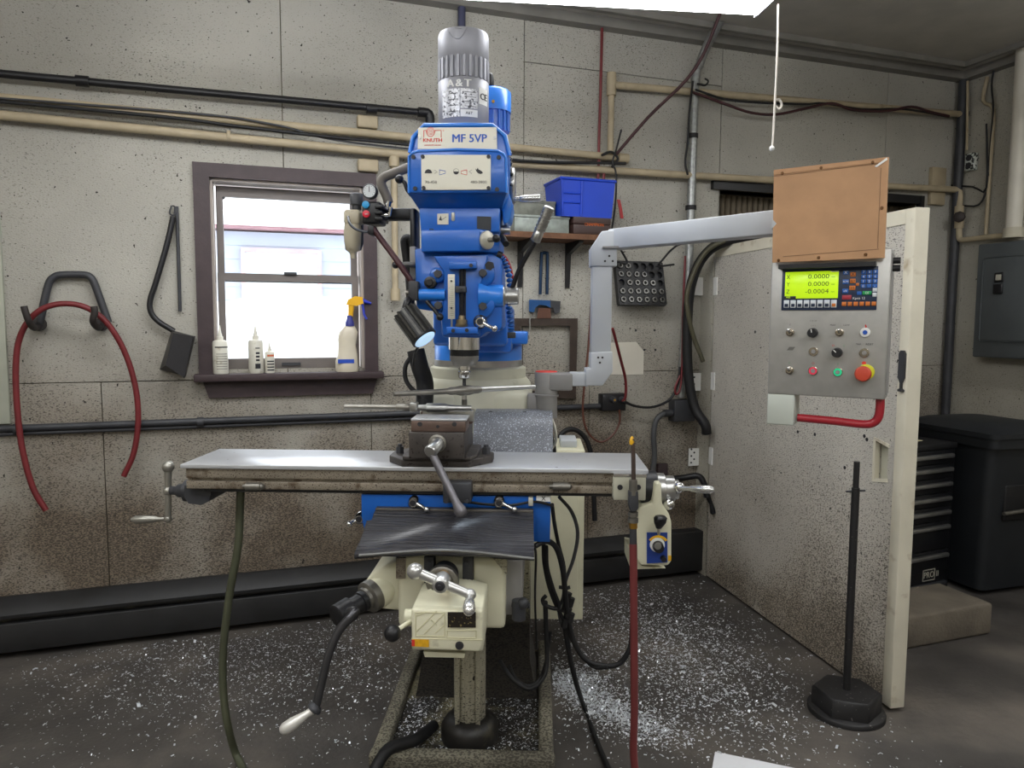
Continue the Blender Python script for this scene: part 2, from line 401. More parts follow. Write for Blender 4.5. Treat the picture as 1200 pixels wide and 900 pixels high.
# ------------------------------------------------------------------ doorway and open door
tr = B(WM); tr.box(DOR[0]-.06, DOR[1], -.03, .1, DOR[3], DOR[3]+.05); tr.box(DOR[1], DOR[1]+.03, -.035, .1, 1.36, DOR[3]+.05)
struct(tr.done('trim_3', black))
cr = B(WM).box(DOR[0]-.1, DOR[1]+.1, .16, .2, 0, DOR[3]+.1)
for k in range(38): cr.cyl((DOR[0]+.04*k, .15, 0), (DOR[0]+.04*k, .15, DOR[3]+.05), .018, n=8)
struct(cr.done('trim_4', mat('corrugated_brown', '6b6151', .8, var=.2)))
HB = atZ(828, 677, 0); HB.z = 0; NB = atZ(1045, 835, 0); NB.z = 0
DU = (NB-HB).normalized(); DW = (NB-HB).length; DN = Vector((0, 0, 1)).cross(DU)      # DN: back of the leaf
if DN.dot(CAM-HB) > 0: DN = -DN
DM = Matrix(((DU.x, DN.x, 0, HB.x), (DU.y, DN.y, 0, HB.y), (0, 0, 1, 0), (0, 0, 0, 1)))   # local x along leaf, y through it, z up
def DPX(a, b):
    n = DN; v = ray(a, b); q = CAM + v*((HB-CAM).dot(n)/v.dot(n)); return (q-HB).dot(DU), q.z
door = tag(thing('door_1', 'open white speckled board door with cut-out finger holes, swung into the shop', 'door', HB), kind='structure')
DH = 1.92
# hand hole and slot cut through the leaf: build leaf from strips around the holes
hx, hz = DPX(1034, 541); holes = [(hx-.045, hx+.03, hz-.075, hz+.075)]
lf = B(DM)
for a, b_, c, d in cut((0, DW-.05, .015, DH), holes): lf.box(a, b_, 0, .045, c, d)
lf.done('leaf', doorm, door)
B(DM).box(DW-.05, DW, -.006, .055, .015, DH, .003).done('edge_stile', cream_trim, door)
B(DM).box(0, DW-.05, -.004, .0, DH-.055, DH).done('top_rail', cream_trim, door)
sx, sz = DPX(1062, 425)
gp = B(DM).prism([(hx-.05, hz+.08), (hx+.035, hz+.06), (hx+.035, hz+.075), (hx-.05, hz+.09)], -.003, .02).prism([(hx-.05, hz-.08), (hx-.05, hz-.09), (hx+.035, hz-.075), (hx+.035, hz-.06)], -.003, .02)
gp.box(hx-.052, hx-.04, -.003, .02, hz-.085, hz+.085)
gp.done('grip_hole_rim', cream_trim, door)
B(DM).box(hx-.045, hx+.03, .03, .045, hz-.075, hz+.075).done('grip_back', castgrey, door)
# latch on the stile
lp = B(DM); lz = 1.335; lx = DW-.025
lp.prism([(lx-.016, lz+.05), (lx-.008, lz+.062), (lx+.008, lz+.062), (lx+.016, lz+.05), (lx+.016, lz-.04), (lx+.004, lz-.06), (lx+.004, lz-.08), (lx+.014, lz-.085), (lx+.014, lz-.092), (lx-.014, lz-.092), (lx-.014, lz-.085), (lx-.004, lz-.08), (lx-.004, lz-.06), (lx-.016, lz-.04)], -.014, -.006)
lp.done('latch_plate', dkgrey, door)
for q in ((935, 506), (1013, 511), (1016, 515), (885, 389), (990, 548), (955, 509)):
    a, c = DPX(*q); B(DM).cyl((a, -.001, c), (a, .004, c), .008, n=8).done('knot_hole', inkm, door)
for py in (335, 447, 535):
    s, z = W(820, py, .16); hg = B(DM).box(-.004, .035, -.006, 0, z-.05, z+.05)
    o = hg.done('hinge', white, door)
    q = B(WM); s2, z2 = W(813, py, .02); q.box(s2-.035, s2+.06, -.024, -.018, z2-.055, z2+.05); q.done('hinge_leaf', white, door)
    for k in range(5):
        q = B(WM); q.cyl((s2-.02+.02*(k % 2), -.0255, z2-.035+.02*k), (s2-.02+.02*(k % 2), -.02, z2-.035+.02*k), .006, n=8); q.done('screw', inkm, door)
# jamb block carrying the hinges
s, z = W(820, 447, .15)
struct(B(WM).box(s+.09, s+.16, -.12, 0, .0, 1.98).done('trim_5', wallr))
# ------------------------------------------------------------------ baseboard heater
ht = tag(thing('baseboard_heater', 'long dark grey baseboard radiator running along the back wall', 'heater', wp(0, .05, 0)))
he = W(828, 640, .08)[0]-.03
B(WM).box(S0+.01, he, -.085, -.004, .03, .16, .004).done('front_panel', heatm, ht)
B(WM).prism([(-.085, .185), (-.02, .245), (-.004, .25), (-.004, .262), (-.03, .262), (-.088, .2)], S0+.01, he, 'yz').done('top_cover', heatm, ht)
fn = B(WM)
fn.cyl((S0+.02, -.045, .17), (he, -.045, .17), .014, n=10)
fn.done('heating_pipe', oily, ht)
B(WM).box(he-.45, he, -.092, -.002, .025, .265, .006).done('end_cover', heatm, ht)
# ------------------------------------------------------------------ pipes and conduits on the wall
def run(pts, out): return [WP(a, b, out) for a, b in pts]
def clampring(b, p, ax, r, l): b.cyl(Vector(p)-Vector(ax)*l, Vector(p)+Vector(ax)*l, r, n=14)
def straight(s0, s1, z0_, z1_, out): return [wp(s0, out, z0_), wp(s1, out, z1_)]
bp_ = thing('air_pipe', 'black iron pipe run high on the back wall, ending in a down elbow', 'pipe', wp(-.5, .06, 2.52))
B().tube([wp(-2.88, .06, 2.515), wp(.775, .06, 2.533), wp(.815, .06, 2.52), wp(.82, .06, 2.44)], .017, 12, 1).done('pipe', black, bp_)
for px_ in (97, 435):
    s = W(px_, 105, .06)[0]; B().cyl(wp(s-.025, .06, 2.526), wp(s+.025, .06, 2.526), .024, n=14).done('coupling', black, bp_)
B().tube([wp(.76, .06, 2.533), wp(.815, .06, 2.528), wp(.82, .06, 2.47)], .024, 12, 4).done('elbow', black, bp_)
cu = thing('conduit', 'upper cream painted conduit of the pair crossing above the window', 'conduit', wp(0, .05, 2.42))
B().cyl(wp(-2.88, .05, 2.45), wp(1.89, .05, 2.395), .019, n=14).done('tube', condm, cu)
B().cyl(wp(1.87, .05, 2.395), wp(1.93, .05, 2.394), .026, n=14).done('end_cap', condm, cu)
s = W(431, 165, .03)[0]
for z in (2.47, 2.26): B(WM).box(s-.05, s+.05, -.045, 0, z-.03, z+.03, .008).done('strap_box', condm, cu)
cl = thing('conduit', 'long lower cream conduit running from above the window to the valve by the corner', 'conduit', wp(0, .05, 2.34))
B().tube([wp(-2.88, .05, 2.4), wp(.6, .05, 2.325), wp(2.3, .05, 2.33), wp(4.33, .05, 2.372)], .02, 14, 4).done('tube', condm, cl)
for a in (268, 560): 
    s, z = W(a, 155, .05); B().cyl(wp(s-.008, .05, 2.345), wp(s+.008, .05, 2.345), .026, n=12).done('strap', condm, cl)
vp = thing('vertical_conduit', 'thin cream conduit dropping beside the window from the long conduit', 'conduit', wp(.63, .04, 1.6))
s = W(462, 230, .04)[0]
B().cyl(wp(s, .045, 2.31), wp(s, .045, 1.62), .016, n=12).done('tube', condm, vp)
B().cyl(wp(s, .045, 2.31), wp(s, .045, 2.26), .026, n=12).done('tee', condm, vp)
B().cyl(wp(s, .045, 1.66), wp(s, .045, 1.6), .024, n=12).done('coupling', condm, vp)
cwire = B(); cwire.tube([wp(-2.8, .085, 2.41), wp(-.6, .09, 2.4), wp(-.1, .085, 2.385), wp(.3, .09, 2.37), wp(.8, .09, 2.36), wp(1.3, .085, 2.33), wp(1.9, .085, 2.36)], .008, 8)
tag(cwire.done('cable', rubber), 'black cable lashed along the cream conduits above the window', 'cable')
cw2 = B(); cw2.tube([wp(-2.8, .075, 2.39), wp(-.5, .08, 2.425), wp(0.05, .08, 2.41), wp(.35, .08, 2.36), wp(.9, .08, 2.34)], .005, 6)
tag(cw2.done('cable', dkgrey), 'thin grey cable crossing between the two cream conduits', 'cable')
# right-hand upper conduit
ur = thing('conduit', 'upper cream conduit right of the mill with a tee at its left end', 'conduit', wp(3, .05, 2.8))
B().cyl(wp(1.84, .05, 2.778), wp(4.37, .05, 2.855), .02, n=14).done('tube', condm, ur)
s = W(716, 130, .05)[0]
B().cyl(wp(s, .05, 2.83), wp(s, .05, 2.40), .017, n=12).done('drop_tube', condm, ur)
B().cyl(wp(s, .05, 2.84), wp(s, .05, 2.72), .026, n=12).done('tee', condm, ur)
B().cyl(wp(4.36, .05, 2.855), wp(4.385, .05, 2.856), .028, n=12).done('end_cap', dkgrey, ur)
dc = B().tube(run([(812, 108), (850, 122), (880, 132), (910, 134), (945, 127), (975, 121), (1000, 129), (1040, 130), (1068, 125), (1090, 131), (1112, 136)], .09), .008, 8)
tag(dc.done('cable', hosebr), 'dark red-brown cable looped along the upper right conduit', 'cable')
dc = B().tube(run([(815, 105), (860, 118), (940, 122), (965, 121), (1010, 128), (1060, 128), (1112, 137)], .075), .006, 6)
tag(dc.done('cable', rubber), 'thin black cable tied along the upper right conduit', 'cable')
# galvanised riser
vr = thing('riser_conduit', 'galvanised steel riser conduit bending over into the ceiling', 'conduit', wp(2.33, .05, 1.05))
B().tube([wp(2.30, .05, 1.06), wp(2.335, .05, 1.9), wp(2.345, .05, 2.8)]+[wp(2.35+.01*k, .05+.06*k*k/3, 2.85+.09*k) for k in (1, 2, 3)], .024, 14, 5).done('tube', galv, vr)
for z in (2.55, 2.15, 1.7, 1.45): B().cyl(wp(2.338, .05, z-.012), wp(2.338, .05, z+.012), .031, n=14).done('tie', rubber, vr)
B().tube(run([(812, 95), (808, 130), (806, 165), (803, 190), (806, 205)], .09), .006, 6).done('wire', rubber, vr)
B().tube(run([(826, 92), (830, 95), (826, 100), (817, 98)], .09), .005, 6).done('tie_tail', rubber, vr)
# hoses from the ceiling
rh = B().tube([wp(W(850, 25, .5)[0], .5, 3.1), WP(815, 80, .35), WP(760, 137, .2), WP(722, 181, .1)], .0085, 8)
tag(rh.done('air_hose', hosebr), 'dark red air hose slanting from the ceiling down to the conduit end', 'hose')
rv = B().tube(run([(706, 5), (704, 100), (702, 160), (701, 205), (698, 225)], .04), .008, 6)
tag(rv.done('cable', hosered), 'red cable dropping from the ceiling behind the blue bin', 'cable')
rv = B().tube(run([(708, 198), (707, 215), (706, 230)], .05), .008, 6)
tag(rv.done('cable', hosered), 'short red cable end below the conduit above the blue bin', 'cable')
ti = B().tube(run([(728, 152), (722, 176), (718, 190), (722, 205), (721, 240), (716, 275)], .12), .005, 6).tube(run([(705, 182), (716, 178), (724, 186), (717, 196)], .085), .007, 6)
tag(ti.done('tie_wire', rubber), 'black wire tied round the end of the cream conduit', 'wire')
rt = B(); a, c = WP(723, 234, .1), WP(727, 256, .1)
rt.strip([a, (a+c)/2+N*.004, c], U*.018, .006)
tag(rt.done('red_tag', mat('red_plastic', 'a81f22', .4)), 'small red plastic tag hanging on the black wire beside the blue bin', 'tag')
dp = B().cyl(wp(W(541, 20, .04)[0], .04, 3.1), wp(W(541, 20, .04)[0], .04, 2.52), .02, n=12)
tag(dp.done('drop_conduit', mat('slate_conduit', '4c4e66', .4, .3)), 'slate blue conduit dropping from the ceiling behind the spindle motor', 'conduit')
# grey conduit low on the wall + outlet
gc = thing('conduit', 'dark grey conduit running at bench height behind the mill to the outlet', 'conduit', wp(0, .03, 1.0))
B().cyl(wp(-2.88, .025, 1.018), wp(1.80, .025, 1.024), .016, n=12).done('tube', dkgrey, gc)
B().cyl(wp(-2.88, .018, .995), wp(.9, .018, .995), .009, n=8).done('lower_wire', dkgrey, gc)
for a in (235, 20): s = W(a, 497, .03)[0]; B().cyl(wp(s-.014, .025, 1.018), wp(s+.014, .025, 1.018), .024, n=12).done('strap', dkgrey, gc)
ob = thing('outlet_box', 'small black outlet box with two plugs on the wall left of the riser conduit', 'outlet box', wp(1.88, .05, .98))
a, c = W(705, 482, .05), W(733, 461, .05)
B(WM).box(a[0], c[0], -.06, 0, a[1], c[1], .006).done('box', black, ob)
for k, px_ in enumerate((717, 728)): p = WP(px_, 468, .06); B().cyl(p, p+N*.035, .018, .015, n=12).done('plug', dkgrey, ob); B().cyl(p+N*.034, p+N*.038, .007, n=8).done('plug_pin', brass, ob)
jb = thing('junction_box', 'dark grey junction box at the foot of the riser conduit', 'junction box', wp(2.3, .05, .9))
a, c = W(788, 494, .05), W(809, 468, .05)
B(WM).box(a[0], c[0]+.02, -.075, 0, a[1], c[1], .005).done('box', dkgrey, jb)
p = WP(787, 484, .05); B().cyl(p, p-U*.05, .022, n=12).done('connector', dkgrey, jb)
fx = B().tube(run([(786, 484), (777, 485), (769, 493), (766, 510), (767, 535), (763, 560), (758, 575)], .05), .016, 10)
tag(fx.done('flexible_conduit', mat('grey_flex', '4a4b4d', .5)), 'grey flexible conduit curving down from the junction box', 'conduit')
hs_ = B().tube([WP(905, 273, .5), WP(850, 283, .3), WP(825, 300, .16), WP(811, 330, .12), WP(806, 370, .12), WP(806, 430, .12), WP(813, 475, .14), WP(826, 497, .2), WP(828, 508, .2)], .028, 12)
tag(hs_.done('thick_hose', rubber), 'thick black corrugated hose hanging beside the door hinges', 'hose')
ol = B().tube([WP(880, 280, .4), WP(845, 284, .3), WP(822, 302, .22), WP(806, 340, .18), WP(806, 365, .18), WP(813, 395, .18), WP(824, 424, .2)], .013, 8)
tag(ol.done('cable', mat('olive_cable', '4a4735', .5)), 'olive cable looping in front of the thick black hose', 'cable')
rw = B().tube(run([(803, 300), (801, 350), (800, 400), (798, 450), (793, 462), (791, 455), (797, 440)], .09), .006, 6)
tag(rw.done('cable', hosered), 'thin red cable running down the riser conduit', 'cable')
rw = B().tube([WP(718, 385, .3), WP(727, 420, .2), WP(733, 445, .12), WP(733, 465, .1), WP(729, 470, .09)], .008, 6)
tag(rw.done('power_cord', hosered), 'dark red power cord plugged into the outlet box', 'cord')
rw = B().tube(run([(730, 470), (745, 476), (765, 477), (785, 468), (794, 450), (797, 430)], .08), .008, 6)
tag(rw.done('power_cord', rubber), 'black power cord from the outlet box to the riser conduit', 'cord')
rw = B().tube(run([(726, 480), (726, 495), (718, 510), (703, 518), (688, 505), (683, 480), (686, 440), (690, 400), (694, 330), (695, 310)], .07), .006, 6)
tag(rw.done('cable', mat('rust_cable', '5e3527', .5)), 'thin rust-red cable hanging in a loop under the outlet box', 'cable')
rw = B().tube(run([(640, 600), (646, 545), (656, 512), (668, 503), (680, 507), (689, 520), (694, 545), (697, 610)], .1), .014, 8)
tag(rw.done('cable', rubber), 'black cable arched against the wall behind the mill table', 'cable')
rw = B().tube(run([(790, 310), (770, 312), (775, 306), (800, 285), (860, 280), (905, 277)], .12), .006, 6).tube(run([(726, 290), (735, 308), (722, 306), (716, 302)], .1), .006, 6)
tag(rw.done('cable', rubber), 'thin black cable strung above the collet rack', 'cable')
# black hose pipe and brown bracket near the door foot
kp = B().tube([WP(763, 564, .12), WP(800, 560, .14), WP(818, 558, .18), WP(825, 567, .2), WP(829, 583, .22)], .018, 10)
kq = thing('pipe_handle', 'black elbow pipe with short downward nozzle beside the door hinge', 'pipe', wp(2.2, .12, .6))
kp.done('pipe', black, kq); B().tube([WP(829, 580, .22), WP(833, 590, .22), WP(836, 601, .22)], .012, 8, rad=[.016, .01, .018]).done('nozzle', black, kq)
a, c = W(770, 577, .02), W(782, 543, .02)
tag(B(WM).box(a[0], c[0], -.03, 0, a[1], c[1], .003).done('wall_bracket', brown), 'short dark brown wooden block fixed low on the wall', 'bracket')
# ------------------------------------------------------------------ things hung on the wall, left of the window
rk = thing('hose_hanger', 'dark grey steel hanger bow with two upturned hooks left of the window', 'hanger', WP(75, 385, .02))
pts = run([(46, 384), (50, 362), (57, 333), (63, 325), (72, 322), (98, 322), (106, 325), (111, 333), (120, 358), (127, 378)], .03)
B().tube(pts, .016, 10, 4).done('bow', dkgrey, rk)
for a, b in ((38, 383), (113, 383)):
    p = WP(a, b, .02); q = p+U*.03
    h = B().cyl(WP(a+8 if a < 60 else a+6, 380, 0), WP(a+8 if a < 60 else a+6, 380, .04), .03, n=14)
    h.tube([WP(a+8 if a < 60 else a+6, 381, .03), WP(a+2, b+1, .1), WP(a-4, b-6, .16), WP(a-8 if a < 60 else a-2, 366, .17), WP(a-10 if a < 60 else a-3, 359, .17)], .014, 10)
    h.done('hook', mat('rusty_black', '2a2422', .6, var=.3), rk)
e = B(); e.tube([WP(54, 598, .1), WP(38, 570, .1), WP(25, 520, .1), WP(19, 460, .1), WP(20, 410, .1), WP(30, 381, .11), WP(48, 363, .12), WP(72, 356, .12), WP(100, 360, .12), WP(125, 378, .11), WP(145, 410, .09), WP(158, 450, .08), WP(162, 490, .08), WP(157, 530, .08), WP(145, 558, .08)], .0125, 10)
tag(e.done('rubber_hose', hosered), 'dark red rubber hose draped over the hooks left of the window', 'hose')
sc = thing('long_handled_scoop', 'black box scoop with long bent handle hanging left of the window', 'scoop', WP(208, 440, .06))
B().tube([WP(201, 241, .02), WP(199, 250, .03), WP(204, 252, .03), WP(205, 243, .02), WP(202, 241, .02)], .004, 6).done('hanging_loop', dkgrey, sc)
B().tube(run([(203, 254), (196, 285), (183, 330), (176, 352), (177, 366), (186, 377), (204, 388)], .04), .013, 10).done('handle', black, sc)
ax = (WP(199, 388, .04), WP(229, 394, .04), WP(216, 443, .04), WP(187, 437, .04))
bx = B(); 
def hexa(b, q0, q1):
    A = [b.bm.verts.new(p) for p in q0]; D = [b.bm.verts.new(p) for p in q1]; n = len(A)
    fs = [b.bm.faces.new(A), b.bm.faces.new(D[::-1])]+[b.bm.faces.new((A[i], D[i], D[(i+1) % n], A[(i+1) % n])) for i in range(n)]
    bmesh.ops.recalc_face_normals(b.bm, faces=fs); return b
front = [WP(203, 390, .13), WP(226, 394, .13), WP(216, 443, .13), WP(194, 428, .13)]
hexa(bx, [WP(201, 387, .02), WP(229, 394, .02), WP(218, 441, .02), WP(187, 433, .02)], front)
bx.done('box', mat('black_tin', '2b2a2c', .45, .3, var=.2), sc)
tag(B().tube(run([(207, 242), (209, 300), (211, 365)], .015), .008, 8).done('steel_rod', dkgrey), 'thin dark rod hanging upright between the scoop and the window', 'rod')
wb = B(WM); a, c = W(11, 497, .03), W(11, 300, .03); wb.box(-2.3, a[0], -.02, 0, a[1], c[1]+.2, .002)
tag(wb.done('wall_board', mat('grey_green_board', 'a9ab9c', .7, var=.1)), 'pale grey board fixed to the wall beside the red hose', 'board')
# ------------------------------------------------------------------ bottles on the window sill
def bottle(px_, ytop, ybot, wpx, label, printm, bands):
    s, z = W(px_, ybot, .03); z = CB; sc_ = 3.72/F
    h = (ybot-ytop)*sc_*1.02; r = wpx*sc_/2
    t = thing('squeeze_bottle', label, 'bottle', wp(s, .03, z), 'squeeze bottles on the window sill')
    b = B(); b.lathe(wp(s, .03, z), (0, 0, 1), [(0, r*.92), (.004, r), (h*.62, r), (h*.66, r*.93), (h*.685, r*.55)], 20); b.done('body', bottlew, t)
    B().lathe(wp(s, .03, z+h*.685), (0, 0, 1), [(0, r*.42), (h*.07, r*.42), (h*.075, r*.3), (h*.13, r*.26)], 16).done('cap', bottlew, t)
    B().lathe(wp(s, .03, z+h*.81), (0, 0, 1), [(0, r*.22), (h*.17, r*.06)], 12).done('nozzle', bottlew, t)
    for k, (f0, f1, w_, m) in enumerate(bands):
        a0 = -.5*math.pi+WANG; rg = []
        for i in range(7):
            an = a0+(i/6-.5)*w_+.25; d = Vector((math.cos(an), math.sin(an), 0))*(r+.0006); c_ = wp(s, .03, z)
            rg.append((c_+d+Vector((0, 0, h*f0)), c_+d+Vector((0, 0, h*f1))))
        q = B()
        for i in range(6):
            q.bm.faces.new([q.bm.verts.new(p) for p in (rg[i][0], rg[i+1][0], rg[i+1][1], rg[i][1])])
        q.done('label_print', m, t)
bottle(259, 385, 438, 16, 'tall soiled white squeeze bottle with one black stripe on the window sill', inkm, [(.53, .555, 1.9, inkm)]+[(.1+.05*k, .112+.05*k, 1.5, dsteel) for k in range(7)])
bottle(300.5, 384, 438, 16, 'tall clean white squeeze bottle with black printing down its side on the sill', inkm, [(.5, .52, .6, inkm)]+[(.1, .2, .7, inkm)]+[(.25+.07*k, .29+.07*k, .5, inkm) for k in range(3)])
bottle(316.5, 403, 438, 10.5, 'short white squeeze bottle with orange print on the window sill', inkm, [(.52, .58, 1.5, mat('orange_print', 'c8643c', .5, var=0))]+[(.08+.09*k, .12+.09*k, 1.6, inkm) for k in range(4)])
s, _ = W(407, 438, .03); z = CB
sb = thing('spray_bottle', 'dented clear spray bottle with yellow and blue trigger head on the sill', 'spray bottle', wp(s, .03, z))
k_ = 3.75/F
def ell(cx, cz, rx, ry, n=18): return [wp(s+cx+rx*math.cos(2*math.pi*i/n), .03+ry*math.sin(2*math.pi*i/n), z+cz) for i in range(n)]
prof = [(0, 0, 12), (0, 2, 13), (-.5, 12, 12.6), (.5, 20, 11), (0, 30, 9.8), (.5, 38, 10.6), (2, 45, 10.5), (3, 50, 7), (3.5, 53, 5)]
B().rings([ell(c*k_, h*k_, r*k_, r*k_*.62) for c, h, r in prof]).done('body', mat('cloudy_plastic', 'cfc6b2', .35, var=.1), sb)
B().rings([ell(3.5*k_, h*k_, r*k_, r*k_) for h, r in ((52, 5.2), (56, 5), (60, 3.2), (64, 3))]).done('collar', mat('navy_plastic', '2a3080', .4, var=0), sb)
hd = B(); hd.rings([ell((4.5+.5*i)*k_, h*k_, r*k_, r*k_*.8) for i, (h, r) in enumerate(((63, 2.8), (68, 3), (74, 3.4), (78, 3.6)))])
c0 = [(0, 76), (2, 82), (10, 86), (18, 85), (19, 78), (12, 75)]
hd.T = Matrix.Identity(4)
qa = [wp(s+a*k_, .03+.014, z+b*k_) for a, b in c0]; qb = [wp(s+a*k_, .03-.014, z+b*k_) for a, b in c0]; hexa(hd, qa, qb); hd.done('trigger_head', yellow, sb)
tg = B(); tg.tube([wp(s+17*k_, .03, z+80*k_), wp(s+19*k_, .03, z+72*k_), wp(s+20*k_, .03, z+65*k_), wp(s+23*k_, .03, z+60*k_)], .006, 8); tg.cyl(wp(s+18*k_, .03, z+81*k_), wp(s+28*k_, .03, z+78*k_), .013, .006, n=12)
tg.done('trigger', mat('blue_plastic', '2b3bb0', .4, var=0), sb)
B(WM).box(s-11*k_, s+7*k_, -.03-.034, -.03-.028, z+10*k_, z+14.5*k_).done('label_print', mat('blue_label', '2c4fb4', .4, var=0), sb)
# ------------------------------------------------------------------ shelf on the back wall
OUT = .22
sh = thing('wall_shelf', 'rough brown wooden shelf on two black brackets right of the mill head', 'shelf', wp(1.45, .1, 1.75))
zt = 1.952
B(WM).box(1.15, 1.80, -OUT, -.002, zt-.028, zt).done('board', mat('rough_wood', '6d4a33', .75, var=.25, vs=18, bump=.3, bs=50), sh)
for px_ in (611, 667):
    s = W(px_, 300, .03)[0]; q = B(WM); q.prism([(-.001, zt-.028), (-OUT+.03, zt-.028), (-OUT+.03, zt-.04), (-.03, zt-.09), (-.012, zt-.27), (-.001, zt-.27)], s-.012, s+.012, 'yz'); q.done('bracket', black, sh)
def onshelf(a, b, out): return W(a, b, out)
s0 = W(603, 262, OUT-.02)[0]; s1 = W(667, 262, OUT-.02)[0]
gb = mat('galv_box', '8f9690', .5, .4, var=.25, vs=25)
bx1 = thing('parts_tray', 'lower galvanised metal box on the shelf, beside the brown case', 'metal box', wp((s0+s1)/2, .12, zt))
B(WM).box(s0, s1, -OUT+.02, -.03, zt, zt+.085, .003).done('body', gb, bx1)
B(WM).box(s0-.004, s1+.004, -OUT+.016, -.026, zt+.073, zt+.087, .003).done('lid', gb, bx1)
s2 = W(600, 245, OUT-.05)[0]; s3 = W(658, 245, OUT-.05)[0]
bx2 = thing('parts_tray', 'upper dull metal box stacked on another box, beside the blue bin', 'metal box', wp((s2+s3)/2, .1, zt+.087))
gb2 = mat('galv_box_dark', '74766d', .6, .3, var=.25, vs=25)
B(WM).box(s2-.03, s3-.03, -OUT+.06, -.02, zt+.087, zt+.165, .003).done('body', gb2, bx2)
B(WM).box(s2-.033, s3-.027, -OUT+.057, -.017, zt+.153, zt+.167, .003).done('lid', gb2, bx2)
s4 = W(668, 262, OUT)[0]+.02; s5 = W(716, 262, OUT)[0]
bc = thing('tool_case', 'dark brown tool case with orange lettering under the blue bin', 'case', wp((s4+s5)/2, .12, zt))
cb = mat('brown_case', '3b2824', .5, var=.1)
B(WM).box(s4, s5, -OUT, -.04, zt, zt+.05, .003).done('base', cb, bc)
B(WM).box(s4, s5, -OUT, -.04, zt+.052, zt+.09, .003).done('lid', cb, bc)
text('CHAMPION', .021, frame(wp((s4+s5)/2+.01, OUT+.0008, zt+.05), U, (0, 0, 1)), mat('orange_print2', 'd0662c', .5, var=0), bc)
bb = thing('storage_bin', 'bright blue plastic storage bin standing on the brown case', 'bin', wp((s4+s5)/2, .12, zt+.09))
bpl = mat('blue_bin_plastic', '1540bb', .4, var=.05)
sc0, sc1 = W(668, 235, OUT)[0], W(716, 235, OUT)[0]; zb0 = zt+.091; zb1 = zb0+.185
# corner of the bin towards us: rotate a little
def binp(u, v, h, o=1.0):                       # u 0..1 along the front, v 0..1 depth, slight flare with height
    fl = .012*h; uu = sc0-.045-fl+(sc1-sc0+.05+2*fl)*u; vv = OUT-.0+fl-(OUT-.02+2*fl)*v
    return wp(uu, vv, zb0+(zb1-zb0)*h)
bn = B()
for quad in ([(0, 0, 0), (1, 0, 0), (1, 0, 1), (0, 0, 1)], [(1, 0, 0), (1, 1, 0), (1, 1, 1), (1, 0, 1)], [(0, 1, 0), (0, 0, 0), (0, 0, 1), (0, 1, 1)], [(1, 1, 0), (0, 1, 0), (0, 1, 1), (1, 1, 1)], [(0, 0, 0), (1, 0, 0), (1, 1, 0), (0, 1, 0)]):
    P = [binp(*q) for q in quad]; n_ = (P[1]-P[0]).cross(P[2]-P[0]).normalized()*.004; hexa(bn, P, [p-n_ for p in P])
bn.done('tub', bpl, bb)
rm = B(); rm.tube([binp(0, 0, 1), binp(1, 0, 1)], .008, 8, 1).tube([binp(1, 0, 1), binp(1, 1, 1)], .008, 8, 1).tube([binp(0, 0, 1), binp(0, 1, 1)], .008, 8, 1).tube([binp(0, 1, 1), binp(1, 1, 1)], .008, 8, 1)
rm.done('rim', bpl, bb)
rb_ = B()
for u_ in (0.02, .38): rb_.tube([binp(u_, -.02, .02), binp(u_, -.02, .95)], .005, 6, 1)
for h_ in (.35, .6): rb_.tube([binp(.02, -.015, h_), binp(.38, -.015, h_)], .004, 6, 1)
rb_.done('rib', bpl, bb)
# ------------------------------------------------------------------ tools hung under the shelf
q = thing('slotted_gauge', 'dark blue slotted steel holder with clamp block hanging under the shelf', 'clamp', WP(638, 362, .03))
bg = B(); bg.tube(run([(633, 345), (634.5, 300), (636, 296.5), (640, 296.5), (641.5, 300), (641, 345)], .03), .009, 8, 3); bg.done('slotted_bar', mat('dark_blue_steel', '17324f', .4, .4), q)
bg = B(); hexa(bg, [WP(a, b, .05) for a, b in ((620, 351), (645, 352), (645, 361), (640, 358), (632, 357), (627, 361), (626, 366), (620, 365))], [WP(a, b, .0) for a, b in ((620, 351), (645, 352), (645, 361), (640, 358), (632, 357), (627, 361), (626, 366), (620, 365))]); bg.done('clamp_block', mat('clamp_blue', '1f4f86', .4, .2), q)
bg = B(); hexa(bg, [WP(a, b, .045) for a, b in ((645, 352), (657, 353), (656, 366), (650, 368), (648, 360), (645, 361))], [WP(a, b, 0) for a, b in ((645, 352), (657, 353), (656, 366), (650, 368), (648, 360), (645, 361))]); bg.done('jaw', dkgrey, q)
bg = B(); hexa(bg, [WP(a, b, .04) for a, b in ((631, 361), (645, 361), (646, 373), (629, 373))], [WP(a, b, 0) for a, b in ((631, 361), (645, 361), (646, 373), (629, 373))]); bg.done('foot', mat('rust_brown', '5a3a2c', .7, var=.2), q)
q = thing('square_steel_hanger', 'dark brown square steel frame hanging on the wall behind the mill', 'frame', WP(640, 470, .02))
fb = mat('frame_brown', '3b3029', .6, .2, var=.25, vs=20)
for r in (((602, 373), (677, 373), (677, 382), (602, 382)), ((668, 382), (677, 382), (675, 458), (667, 458)), ((600, 458), (675, 458), (675, 467), (600, 467)), ((602, 382), (610, 382), (610, 458), (602, 458))):
    bg = B(); hexa(bg, [WP(a, b, .035) for a, b in r], [WP(a, b, .003) for a, b in r]); bg.done('bar', fb, q)
q = thing('small_hook', 'small steel wire hook with ball end hanging from the square frame', 'hook', WP(620, 395, .05))
B().tube(run([(625, 370), (621, 374), (621, 385), (619, 393)], .05), .004, 6).done('wire', steel, q); B().ball(WP(618, 395, .05), .012).done('ball', dsteel, q)
